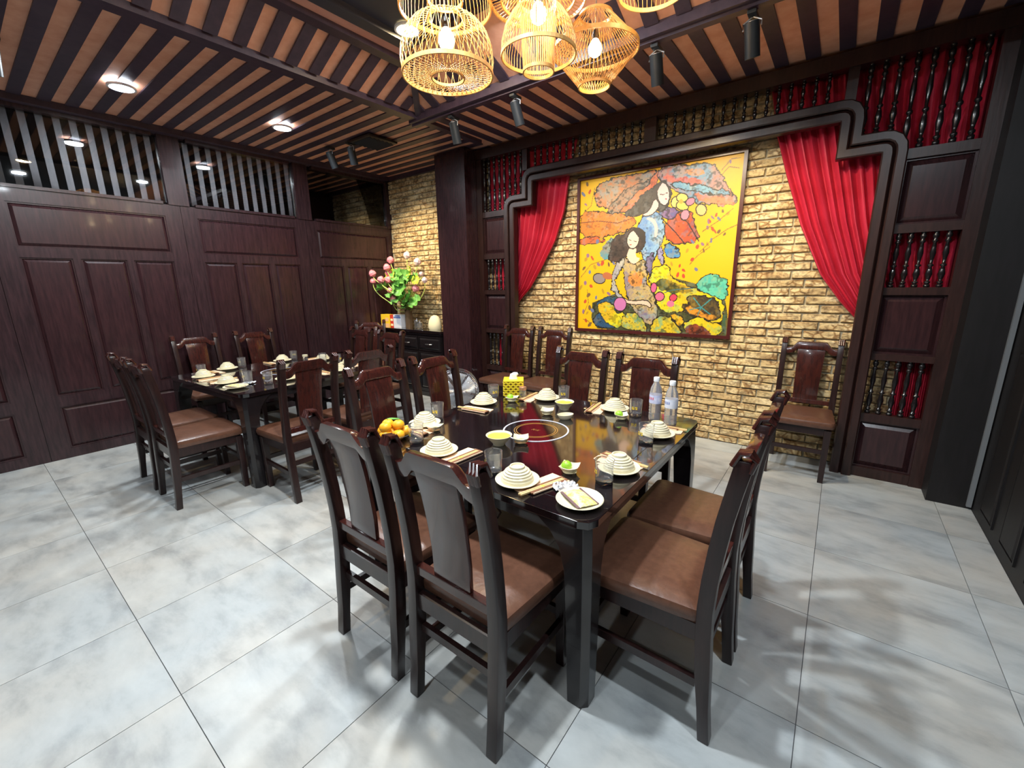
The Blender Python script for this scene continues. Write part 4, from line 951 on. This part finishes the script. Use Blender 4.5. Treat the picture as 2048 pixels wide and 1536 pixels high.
leaf_dish(-.872, 2.11, .5, SALTY, 'green lime in the dish on the painting side of the table', 'leaf shaped dish with lime near the water bottles')
leaf_dish(-1.585, 2.065, .3, SALTY, 'green lime in the dish before the yellow tissue box', 'leaf shaped dish with lime before the yellow tissue box')
leaf_dish(-1.575, 1.395, .1, SALT, None, 'leaf shaped dish with orange seasoning near the mandarins', True)
leaf_dish(-1.110, 1.510, .6, SALT, None, 'leaf shaped dish with orange seasoning beside the yellow broth')
leaf_dish(-1.250, 1.955, .4, SALTY, None, 'leaf shaped dish with pale seasoning behind the steel ring')
def upbowl(x, y, sc, lab):
    e = empty('broth_bowl', (x, y, TH), 0, lab, 'bowl', 'bowls of yellow broth')
    MB().lathe([(0, .004), (.022 * sc, .004), (.024 * sc, 0), (.028 * sc, 0), (.030 * sc, .008), (.048 * sc, .028), (.060 * sc, .046), (.0615 * sc, .047), (.060 * sc, .048), (.056 * sc, .044), (.042 * sc, .026), (0, .012)], 36).build('bowl_body', CREAM, e)
    MB().lathe([(.0545 * sc, .0405), (0, .0407)], 32).build('broth', SOUP, e)
upbowl(-1.185, 1.440, 1.0, 'cream bowl of yellow broth left of the steel ring, nearest'); upbowl(-1.225, 2.105, .92, 'cream bowl of yellow broth on the painting side of the ring')
e = empty('oval_dish', (-1.125, 1.945, TH), .9, 'small oval cream dish behind the steel ring', 'dish')
b = MB(); n = 32; b.loft([[(f * .046 * math.cos(2 * math.pi * k / n), f * .032 * math.sin(2 * math.pi * k / n), z) for k in range(n)] for f, z in ((.6, 0), (.75, .006), (1, .026), (1.0, .028), (.94, .028), (.7, .010), (.1, .009))]); b.build('dish', CREAM, e)
tag(MB().lathe(ball(.013, .6), 20, (-1.115, 2.16, TH + .008)).build('brass_knob', BRASS), 'small round brass cap on the table top behind the ring', 'cap')
# snack plate
sx_, sy_ = -.620, 1.175
e = empty('plate', (sx_, sy_, TH), 0, 'cream plate holding a snack packet at the nearest table corner', 'plate'); MB().lathe([(.0, .0), (.045, .0), (.047, .004), (.072, .011), (.081, .017), (.079, .019), (.068, .014), (.05, .0085), (0, .008)], 40).build('dish', CREAM, e)
def packet(x, y, rz, lab, z0, tilt=0):
    e = empty('snack_packet', (x, y, z0), rz, lab, 'packet', 'wrapped snacks on the plates'); n = 8
    rnd = random.Random(int(x * 999))
    g = [[(-.058 + .116 * i / n, -.034 + .068 * j / n, .004 + .012 * math.sin(math.pi * i / n) ** .5 * math.sin(math.pi * j / n) ** .5 + rnd.uniform(-.0015, .0015)) for i in range(n + 1)] for j in range(n + 1)]
    b = MB(); b.v = [p for r in g for p in r]; b.f = [(j * (n + 1) + i, j * (n + 1) + i + 1, (j + 1) * (n + 1) + i + 1, (j + 1) * (n + 1) + i) for j in range(n) for i in range(n)]; b.build('wrapper', SNACK, e)
    MB().box(-.060, .060, -.042, -.033, .003, .006).box(-.06, .06, .033, .038, .003, .006).build('seal', SNACKB, e, False)
packet(sx_, sy_, -.55, 'yellow printed snack packet on the plate at the nearest corner', TH + .014)
def foil(x, y, rz, lab):
    e = empty('foil_wrapper', (x, y, TH + .001), rz, lab, 'wrapper'); n = 9; rnd = random.Random(int(x * 77))
    b = MB(); b.v = [(-.044 + .088 * i / n, -.034 + .068 * j / n, .004 + rnd.uniform(0, .010)) for j in range(n + 1) for i in range(n + 1)]
    b.f = [(j * (n + 1) + i, j * (n + 1) + i + 1, (j + 1) * (n + 1) + i + 1, (j + 1) * (n + 1) + i) for j in range(n) for i in range(n)]; b.build('film', FOIL, e, False)
foil(-.712, 1.238, 1.0, 'crumpled clear foil wrapper beside the snack plate')
e = empty('plate', (-3.53, 1.20, TH), 0, 'cream plate with a snack at the near corner of the partition table', 'plate'); put('dish', plate_me, e)
packet(-3.53, 1.20, .3, 'snack packet on the plate of the partition table', TH + .014); foil(-3.62, 1.33, .4, 'shiny foil wrapper on the partition table')
# tissue box, jar, bottles, fruit
e = empty('tissue_box', (-1.685, 2.215, TH), .62, 'yellow woven tissue box with a tissue sticking out', 'box')
MB().box(-.062, .062, -.062, .062, 0, .105).build('liner', mat('weave_shadow', (.22, .14, .01), .7), e, False)
wv = MB()
for s in range(4):
    a = s * math.pi / 2; ca_, sa_ = math.cos(a), math.sin(a)
    for i in range(8):
        for j in range(6):
            u = -.0575 + i * .0164; z = .010 + j * .0165; t = 1 if (i + j) % 2 else -1
            p = [(u - .0075, -.0655, z - t * .005), (u + .0075, -.0655, z + t * .005)]
            p = [(x * ca_ - y * sa_, x * sa_ + y * ca_, zz) for x, y, zz in p]; wv.bar(p[0], p[1], .0045, .009)
wv.build('weave', YWEAVE, e, False)
MB().box(-.067, .067, -.067, .067, .101, .108).build('lid', YWEAVE, e, False, .003)
tb = MB(); n = 10
tb.loft([[(f * (.022 + .006 * math.sin(3 * t + z * 90)) * math.cos(t) + off, f * .012 * math.sin(t), z) for t in [2 * math.pi * k / n for k in range(n)]] for f, z, off in ((1.3, .106, 0), (1.0, .122, .002), (1.25, .138, .006), (.6, .152, .012))]); tb.build('tissue', TISSUE, e)
e = empty('spice_jar', (-1.580, 2.175, TH), 0, 'small glass jar with a copper lid before the tissue box', 'jar')
MB().lathe([(0, 0), (.022, 0), (.024, .004), (.024, .05), (.021, .056), (.019, .056), (.021, .048), (.0215, .006), (0, .005)], 24).build('jar_body', GLASS, e); MB().lathe([(0, .056), (.024, .056), (.025, .060), (.025, .072), (.023, .075), (0, .075)], 24).build('lid', COPPER, e)
def bottle(x, y, lab, lcol):
    e = empty('water_bottle', (x, y, TH), 0, lab, 'bottle', 'plastic water bottles')
    p = [(0, 0), (.026, 0), (.031, .006), (.032, .02)]
    for k in range(4): p += [(.032, .026 + k * .016), (.0300, .032 + k * .016), (.032, .038 + k * .016)]
    p += [(.032, .095), (.032, .150), (.031, .160), (.027, .180), (.018, .200), (.0135, .210), (.0135, .222)]
    MB().lathe(p, 28).build('bottle_body', PLASTIC, e); MB().lathe([(.0323, .098), (.0325, .100), (.0325, .142), (.0323, .144)], 28).build('label', lcol, e)
    MB().lathe([(.0150, .214), (.0155, .216), (.0155, .234), (.0140, .237), (0, .237)], 24).build('cap', CAPW, e)
    lt = MB()
    for k in range(5): a = 3.6 + k * .25; lt.quad(*[(.0328 * math.cos(t), .0328 * math.sin(t), z) for t, z in ((a, .118), (a + .12, .118), (a + .12, .132), (a, .132))])
    lt.build('label_print', LABELR if lcol is LABELB else BLUEP, e, False)
bottle(-.722, 2.20, 'clear water bottle with blue and red label, left of the two', LABELB); bottle(-.625, 2.155, 'clear water bottle with pale label at the table edge, right one', mat('bottle_label_pale', (.60, .66, .80), .4, var=(.78, .80, .86), nscale=60))
e = empty('fruit_basket', (-1.655, 1.205, TH), 0, 'clear shallow fruit bowl holding the mandarins', 'bowl')
MB().lathe([(0, .0), (.05, .0), (.065, .010), (.092, .030), (.094, .031), (.090, .032), (.064, .013), (0, .004)], 32).build('bowl_body', GLASS, e)
mp_ = [(-.055, -.02, .038), (.005, -.052, .038), (.052, -.012, .038), (.030, .046, .038), (-.030, .048, .038), (0, 0, .036), (-.028, -.010, .076), (.024, .012, .076), (.0, -.046, .074)]
wm = ['leftmost of the pile', 'at the front of the pile', 'at the right of the pile', 'at the back right of the pile', 'at the back left of the pile', 'in the middle of the pile, underneath', 'on top of the pile, left', 'on top of the pile, right', 'on top of the pile, towards the viewer']
mnd = MB().lathe(ball(.029, .84, m=12, dimple=.002), 22).mesh('fruit', ORANGE); sepal = MB().lathe([(.004, 0), (.003, .003), (0, .004)], 6).mesh('stem_end', LEAFG)
for (dx, dy, dz), s in zip(mp_, wm):
    o = empty('mandarin', (-1.655 + dx, 1.205 + dy, TH + dz - .004), random.uniform(0, 3), 'orange mandarin %s' % s, 'mandarin', 'mandarins in the fruit bowl'); put('fruit', mnd, o); put('stem_end', sepal, o, (0, 0, .021))
o = empty('mandarin_leaf', (-1.69, 1.235, TH + .086), .5, 'green leaf lying on the mandarins', 'leaf'); MB().prism([(-.035, 0), (-.015, .012), (.015, .011), (.035, 0), (.015, -.011), (-.015, -.012)], lambda x, y: (x, y, .0), lambda x, y: (x, y, .002)).build('blade', LEAFG, o, False)
e = empty('spice_jar', (-4.20, 2.08, TH), 0, 'small jar with pale lid at the far side of the partition table', 'jar'); MB().lathe([(0, 0), (.024, 0), (.024, .05), (.02, .056), (0, .056)], 20).build('jar_body', GLASS, e); MB().lathe([(0, .056), (.025, .056), (.025, .074), (0, .075)], 20).build('lid', CREAM, e)
# ------------------------------------------------------------------ bamboo lanterns
def cage(e, prof, n, r=.0017, twist=0.0, name='ribs'):
    b = MB()
    for k in range(n):
        for tw in ((twist, -twist) if twist else (0,)):
            pts = []
            for i, (rr, z) in enumerate(prof):
                t = 2 * math.pi * k / n + tw * i / (len(prof) - 1); pts.append((rr * math.cos(t), rr * math.sin(t), z))
            b.tube(pts, r, 4, False)
    o = b.build(name, BAMBOO, e, False); tag(o, kind='stuff'); return o
def hoop(e, rr, z, h=.012, t=.003, name='hoop'): return MB().lathe([(rr + t, z - h / 2), (rr + t, z + h / 2), (rr - t, z + h / 2), (rr - t, z - h / 2)], 56, closed=True).build(name, BAMBOO, e, False)
def bulb(e, z, cord_top, on=True):
    MB().lathe([(0, z - .052), (.015, z - .050), (.029, z - .040), (.036, z - .020), (.034, z - .002), (.021, z + .020), (.014, z + .030), (0, z + .032)], 20).build('bulb', BULB, e)
    MB().lathe([(0, z + .028), (.017, z + .028), (.019, z + .045), (.012, z + .07), (0, z + .072)], 14).build('socket', BLACKP, e); MB().tube([(0, 0, z + .07), (0, 0, 3.10 - e.location.z)], .0022, 6).build('cord', mat('cord', (.10, .09, .08), .6), e)
    p = e.matrix_basis.translation
    lamp('POINT', (e.location.x, e.location.y, e.location.z + z - .085), 2.2, (1.0, .74, .42), size=.03)
G = 'bamboo pendant lanterns over the front table'
e = empty('pendant_lantern', (-1.528, 1.558, 2.363), 0, 'large dome shaped bamboo cage lantern, lowest at the left of the cluster', 'lantern', G)
cage(e, [(.198, 0), (.205, .05), (.200, .10), (.180, .15), (.150, .185), (.11, .205), (.075, .212)], 38, .0014, twist=.28); cage(e, [(.198, 0), (.075, -.012)], 50, .0014, twist=.5, name='base_ribs')
hoop(e, .200, 0, .016); hoop(e, .072, -.012, .012); hoop(e, .074, .212, .010); bulb(e, .15, .80)
e = empty('pendant_lantern', (-1.575, 1.607, 2.655), 0, 'bamboo bell lantern above the dome lantern, cut by the top of the photo', 'lantern', G)
cage(e, [(.202, 0), (.198, .08), (.18, .16), (.13, .23), (.06, .26)], 56); cage(e, [(.078, .03), (.075, .12), (.06, .26)], 26, name='inner_ribs'); hoop(e, .204, 0, .018); hoop(e, .078, .03, .018); hoop(e, .06, .26, .01); bulb(e, .16, .58)
e = empty('pendant_lantern', (-1.217, 1.821, 2.444), 0, 'bamboo bell lantern with a long inner tube, in the middle of the cluster', 'lantern', G)
cage(e, [(.165, 0), (.164, .05), (.150, .10), (.120, .15), (.085, .185), (.078, .20)], 60); cage(e, [(.068, -.064), (.074, .06), (.080, .20)], 46, name='inner_ribs')
hoop(e, .166, 0, .015); hoop(e, .069, -.064, .014); hoop(e, .080, .20, .016); bulb(e, .17, .79)
e = empty('pendant_lantern', (-1.238, 1.850, 2.672), 0, 'wide flat bamboo saucer lantern above the bell lantern in the middle', 'lantern', G)
cage(e, [(.208, 0), (.165, .010), (.10, .05), (.07, .10)], 60); cage(e, [(.165, .010), (.13, .09), (.07, .16)], 50, name='inner_ribs'); hoop(e, .210, 0, .015); hoop(e, .165, .004, .013); hoop(e, .07, .10, .012); hoop(e, .07, .16, .012); bulb(e, .13, .56)
e = empty('pendant_lantern', (-1.2055, 2.342, 2.648), 0, 'diamond shaped bamboo lantern hanging at the right of the cluster', 'lantern', G)
cage(e, [(.083, .155), (.225, 0), (.083, -.167)], 56, twist=.35); hoop(e, .225, 0, .020); hoop(e, .083, .155, .016); hoop(e, .083, -.167, .016)
cage(e, [(.083, .155), (.0, .195)], 6, .002, name='spider'); bulb(e, .02, .68)
e = empty('pendant_lantern', (-.845, 2.186, 2.722), 0, 'bamboo lantern at the far right of which only the rim shows', 'lantern', G)
cage(e, [(.150, 0), (.17, .06), (.15, .14), (.07, .20)], 48); hoop(e, .152, 0, .018); hoop(e, .07, .20, .012); bulb(e, .12, .40)
# ------------------------------------------------------------------ track spotlights
def spotlight(loc, to, power, lab, drop=.07):
    e = empty('track_spotlight', loc, 0, lab, 'spotlight', 'black spotlights under the ceiling beams')
    MB().box(-.022, .022, -.05, .05, -.018, .0).build('adapter', BLACKM, e, False, .003)
    c = Vector((0, 0, -drop)); d = (Vector(to) - (Vector(loc) + c)).normalized()
    d = (d + Vector((0, 0, -1.1))).normalized(); a = c - d * .03; b_ = c + d * .115
    side = d.cross(Vector((0, 1, 0))).normalized() if abs(d.y) < .9 else Vector((1, 0, 0))
    MB().tube([(0, 0, -.015), (side.x * .045, side.y * .045, -.04), tuple(c + side * .044)], .004, 6).tube([(0, 0, -.015), (-side.x * .045, -side.y * .045, -.04), tuple(c - side * .044)], .004, 6).build('yoke', SILVER, e)
    q1 = b_ + d * .02; MB().tube([a, a + d * .002, q1, b_ + d * .0201, b_ - d * .015], [.032, .038, .038, .034, .034], 24).build('can', BLACKM, e); MB().tube([a - d * .004, a], .022, 14).build('rear_cap', SILVER, e)
    MB().tube([b_ - d * .014, b_ - d * .012], .028, 16).build('lens', mat('spot_lens', (1, 1, 1), .4, emit=(1, .80, .50), es=12), e)
    p = Vector(loc) + b_ + d * .03
    lamp('SPOT', p, power, (1.0, .80, .50), to, .03, 80, .8)
SL = ['black track spotlight under the beam, leftmost of the four in a line', 'tilted black track spotlight just right of the big dome lantern', 'black track spotlight right of the diamond lantern', 'largest black track spotlight, at the top right of the photo',
      'black spotlight near the partition, left of its pair', 'tilted black spotlight near the partition, right of its pair']
spotlight((-4.12, .44, 2.90), (-5.2, .2, 1.0), 12, 'black spotlight at the left edge of the photo, cut by the frame')
for (loc, to, p), lab in zip(SPOTS, SL): spotlight((loc[0], loc[1], loc[2] - .045 if loc[1] > 2.9 else loc[2]), to, p, lab)
# ------------------------------------------------------------------ downlights, added fill lights and ceiling vent
dl = ['recessed cool downlight over the left table, nearer one with strong glare', 'recessed cool downlight over the left table, farther one', 'added cool fill downlight in the left ceiling band, out of view', 'recessed cool downlight in the dark ceiling centre above the front table',
      'recessed cool downlight at the top edge, between the lanterns', 'warm recessed downlight seen through the dome lantern', 'warm recessed downlight in the dark ceiling centre', 'added cool fill downlight out of view, rear left of the room', 'added cool fill downlight out of view above the camera side',
      'added cool fill downlight out of view by the right wall', 'added cool fill downlight out of view in the back left corner', 'added cool fill downlight out of view at the back of the room']
for (x, y, z, p, c), lab in zip(DOWN, dl):
    e = empty('ceiling_light', (x, y, z), 0, lab, 'downlight', 'recessed ceiling downlights')
    MB().lathe([(.085, .013), (.085, .0), (.072, -.002), (.070, .010)], 32, closed=True).build('bezel', CAPW, e)
    MB().lathe([(.070, .004), (0, .003)], 32).build('diffuser', LEDW if c == WARM else LEDC, e)
e = empty('ceiling_vent', (-4.03, 2.98, ZC - .006), 0, 'dark square ceiling vent near the pair of spotlights', 'vent')
MB().box(-.17, .17, -.17, .17, -.012, .006).build('frame', BLACKP, e, False)
for k in range(6): MB().bar((-.14, -.125 + k * .05, -.02), (.14, -.125 + k * .05, -.02), .035, .004, (0, .5, 1)).build('slat', BLACKM, e, False)
e = empty('air_conditioner_grille', (-2.25, 1.35, 3.098), 0, 'dark louvred grille in the raised ceiling centre', 'vent')
MB().box(-.12, .12, -.45, .45, -.02, .004).build('frame', CENTERC, e, False)
for k in range(5): MB().bar((-.09 + k * .045, -.42, -.024), (-.09 + k * .045, .42, -.024), .02, .004, (.5, 0, 1)).build('slat', mat('grille_slat', (.12, .12, .16), .4), e, False)
# ------------------------------------------------------------------ floor fan
e = empty('floor_fan', (-3.05, 3.05, 0), R(45), 'round metal floor fan glimpsed behind the chair, before the arch screen', 'fan')
MB().lathe([(0, 0), (.15, 0), (.15, .012), (.12, .03), (.03, .04), (0, .04)], 32).build('base', BLACKP, e); MB().tube([(0, .05, .03), (0, .05, .40)], .014).build('stand', STEEL, e)
def ringY(r_, y, t): 
    b = MB().torus((0, 0, 0), r_, t, 48, 6); b.v = [(x, y + z, yy + .39) for x, yy, z in b.v]; return b
FC = .39
for yy in (-.055, .045): ringY(.215, yy, .005).build('cage_ring', STEEL, e)
b = MB()
for sgn in (-1, 1):
    for k in range(80):
        t = 2 * math.pi * k / 80; b.tube([(.03 * math.cos(t), sgn * .075 - .005, FC + .03 * math.sin(t)), (.13 * math.cos(t + .15), sgn * .072 - .005, FC + .13 * math.sin(t + .15)), (.213 * math.cos(t + .25), sgn * .050 - .005, FC + .213 * math.sin(t + .25))], .0016, 4, False)
tag(b.build('cage_wires', STEEL, e, False), kind='stuff')
b = MB().lathe([(.0, -.03), (.032, -.03), (.032, .03), (0, .03)], 20); b.v = [(x, z - .005, y + FC) for x, y, z in b.v]; b.build('hub', STEEL, e)
for k in range(5):
    t0 = 2 * math.pi * k / 5; pts = []
    for rr, da, tw in ((.03, .25, .02), (.10, .5, .02), (.185, .55, .012)):
        for s in (-1, 0, 1): pts.append((rr * math.cos(t0 + da * s + .3), tw * s - .005, FC + rr * math.sin(t0 + da * s + .3)))
    bb = MB().add(pts, [(0, 1, 4, 3), (1, 2, 5, 4), (3, 4, 7, 6), (4, 5, 8, 7)]); o = bb.build('blade', FANB, e); md = o.modifiers.new('s', 'SOLIDIFY'); md.thickness = .003
# ------------------------------------------------------------------ things on the sideboard
ZT = .885
vx, vy = -4.72, 3.84
e = empty('vase', (vx, vy, ZT), 0, 'tall brown cylinder vase holding the lotus bouquet on the sideboard', 'vase')
MB().lathe([(0, 0), (.050, 0), (.052, .01), (.050, .24), (.051, .25), (.046, .25), (.044, .03), (0, .02)], 28).build('vase_body', VASE, e)
FL = [(-4.95, 3.78, 1.79), (-4.93, 3.70, 1.69), (-4.98, 3.76, 1.62), (-5.12, 3.60, 1.615), (-5.13, 3.60, 1.516), (-4.98, 3.62, 1.53), (-4.93, 3.70, 1.53), (-4.93, 3.72, 1.39), (-4.88, 3.72, 1.28), (-4.66, 3.83, 1.84), (-4.46, 3.83, 1.75), (-4.40, 3.83, 1.595), (-4.34, 3.83, 1.515), (-4.52, 3.82, 1.41)]
FW = ['at the upper left of the bouquet', 'just below the upper left flower', 'tucked behind the left flowers', 'at the far left of the bouquet, upper', 'at the far left of the bouquet, lower on a curved stem', 'left of centre beside the yellow leaves', 'in the middle left of the bouquet', 'small and low left of centre', 'lowest of the bouquet on the left', 'at the very top of the bouquet', 'at the upper right of the bouquet', 'small and pale at the right', 'budding on the curved right stem', 'right of the green centre']
def petal_ring(b, r_, h, n, z0, open_, wd):
    for k in range(n):
        t = 2 * math.pi * k / n + open_; c, s = math.cos(t), math.sin(t); pts = []
        for f, rr, ww in ((0, .15, .3), (.35, 1.0, 1.0), (.7, 1.05, .85), (1.0, .35 + open_ * .5, .05)):
            for q in (-1, 0, 1): 
                rad = r_ * rr * (1 - .08 * abs(q)); pts.append((rad * c - q * wd * ww * s, rad * s + q * wd * ww * c, z0 + h * f))
        b.add(pts, [(i * 3 + j, i * 3 + j + 1, (i + 1) * 3 + j + 1, (i + 1) * 3 + j) for i in range(3) for j in range(2)])
fm = {}
for nm, mt in (('p', PINK), ('q', PINKP)):
    b = MB(); petal_ring(b, .026, .080, 6, -.035, .1, .020); petal_ring(b, .034, .072, 7, -.035, .5, .021); fm[nm] = b.mesh('petals', mt)
for k, ((x, y, z), wh) in enumerate(zip(FL, FW)):
    pale = k in (9, 10, 11, 12)
    e = empty('lotus_flower', (x, y, z), 0, '%s lotus bud %s' % ('pale pink' if pale else 'pink', wh), 'flower', 'lotus flowers in the vase')
    sc = .8 if k in (11,) else (1.0 if k in (4, 7, 12) else 1.28)
    o = put('petals', fm['q' if pale else 'p'], e, None, (random.uniform(-.5, .5), random.uniform(-.5, .5), k), (sc, sc, sc))
    d = Vector((vx, vy, ZT + .26)) - Vector((x, y, z)); out = Vector((x - vx, 0, 0))
    p0 = Vector((0, 0, -.03)); 
    if k in (4, 12, 8): c1 = p0 + Vector((out.x * .05, 0, -.16)); c2 = d * .55 + Vector((0, 0, -.10))
    else: c1 = p0 + Vector((-out.x * .1, 0, -.10)); c2 = d * .6 + Vector((0, 0, .10))
    pts = [tuple((1 - t) ** 3 * p0 + 3 * (1 - t) ** 2 * t * c1 + 3 * (1 - t) * t * t * c2 + t ** 3 * (d + Vector((random.uniform(-.02, .02), 0, -.05)))) for t in [i / 12 for i in range(13)]]
    MB().tube(pts, .0055, 6).build('stem', STEMG, e)
LV = [(-4.93, 3.76, 1.585, .075, 1), (-4.82, 3.78, 1.58, .085, 0), (-4.70, 3.80, 1.56, .085, 0), (-4.60, 3.82, 1.61, .07, 1), (-4.55, 3.80, 1.54, .08, 0), (-5.02, 3.68, 1.43, .085, 0), (-4.86, 3.72, 1.38, .10, 0), (-4.72, 3.74, 1.42, .10, 0), (-4.74, 3.72, 1.27, .11, 0), (-4.58, 3.74, 1.28, .095, 0), (-4.46, 3.76, 1.235, .085, 0), (-4.75, 3.80, 1.49, .09, 0), (-4.64, 3.76, 1.20, .07, 0), (-4.45, 3.78, 1.52, .05, 1)]
for k, (x, y, z, r_, yel) in enumerate(LV):
    rnd = random.Random(k); n = 22; r_ *= 1.2
    e = empty('lotus_leaf', (x, y, z), 0, '%s ruffled lotus leaf, %s' % ('yellow green' if yel else 'green', ['upper left', 'top left of centre', 'top centre', 'topmost on the right', 'right of the top', 'left, beside the low pink flowers', 'middle left', 'middle', 'low centre, over the vase rim', 'lower right', 'lowest right', 'centre, behind the stems', 'drooping over the vase', 'small, far right'][k]), 'leaf', 'lotus leaves in the vase')
    b = MB(); vs = [(0, 0, 0)]
    for f in (.35, .7, 1.0):
        for q in range(n):
            t = 2 * math.pi * q / n; vs.append((r_ * f * math.cos(t), r_ * f * math.sin(t), r_ * (.35 * f * f + .22 * f * f * math.sin(q * 2.1 + k)) + rnd.uniform(-.004, .004)))
    fs = [(0, 1 + q, 1 + (q + 1) % n) for q in range(n)] + [(1 + i * n + q, 1 + (i + 1) * n + q, 1 + (i + 1) * n + (q + 1) % n, 1 + i * n + (q + 1) % n) for i in range(2) for q in range(n)]
    b.add(vs, fs); put('blade', b.mesh('blade', LEAFY if yel else LEAFG), e, None, (R(55 + rnd.uniform(-30, 25)), R(rnd.uniform(-30, 30)), rnd.uniform(-.8, .8)))
    d = Vector((vx, vy, ZT + .24)) - Vector((x, y, z)); MB().tube([(0, 0, 0), tuple(d * .4 + Vector((0, 0, .03))), tuple(d)], .004, 5).build('stem', STEMG, e)
def boxy(name, x, y, w_, d_, h_, m, lab, cat, print_m=None, pr=None):
    e = empty(name, (x, y, ZT), 0, lab, cat); MB().box(-w_ / 2, w_ / 2, -d_ / 2, d_ / 2, 0, h_).build('carton', m, e, False, .003)
    if pr:
        b = MB()
        for (x0, x1, z0, z1) in pr: b.box(x0, x1, -d_ / 2 - .001, -d_ / 2 + .001, z0, z1)
        b.build('print', print_m, e, False)
boxy('carton', -5.13, 3.80, .20, .10, .175, YELB, 'yellow carton at the left end of the sideboard', 'box', SALT, [(-.09, .09, .0, .05), (.0, .07, .08, .13)])
boxy('carton', -4.985, 3.80, .07, .10, .175, REDB, 'narrow red carton between the yellow and white ones', 'box', SALTY, [(-.025, .025, .02, .05), (-.025, .025, .09, .12)])
boxy('carton', -4.865, 3.80, .165, .10, .180, WHITEB, 'white carton with blue and red print left of the vase', 'box', BLUEP, [(-.075, .075, .13, .15), (-.05, .06, .155, .17)])
def jarx(x, y, h_, lab):
    e = empty('glass_jar', (x, y, ZT), 0, lab, 'jar', 'glass jars on the sideboard'); MB().lathe([(0, 0), (.035, 0), (.038, .01), (.036, h_), (.033, h_), (.034, .012), (0, .008)], 24).build('jar_body', GLASS, e); MB().lathe([(0, h_), (.038, h_), (.036, h_ + .012), (.008, h_ + .02), (.006, h_ + .03), (0, h_ + .032)], 20).build('lid', STEEL, e)
jarx(-4.56, 3.84, .10, 'low glass jar just right of the vase'); jarx(-4.45, 3.80, .08, 'low glass jar in the middle of the sideboard right half')
e = empty('folded_cloth_pile', (-4.20, 3.84, ZT), 0, 'cream rounded cloth bundle at the right end of the sideboard', 'cloth'); MB().loft([[(f * .10 * math.cos(t), f * .075 * math.sin(t), z) for t in [2 * math.pi * k / 16 for k in range(16)]] for f, z in ((.9, 0), (1.05, .03), (1, .08), (.85, .13), (.55, .17), (.2, .185))]).build('cloth', CLOTH, e)
print('objects', len(bpy.data.objects), 'tris', sum(len(m.polygons) * 2 for m in bpy.data.meshes))
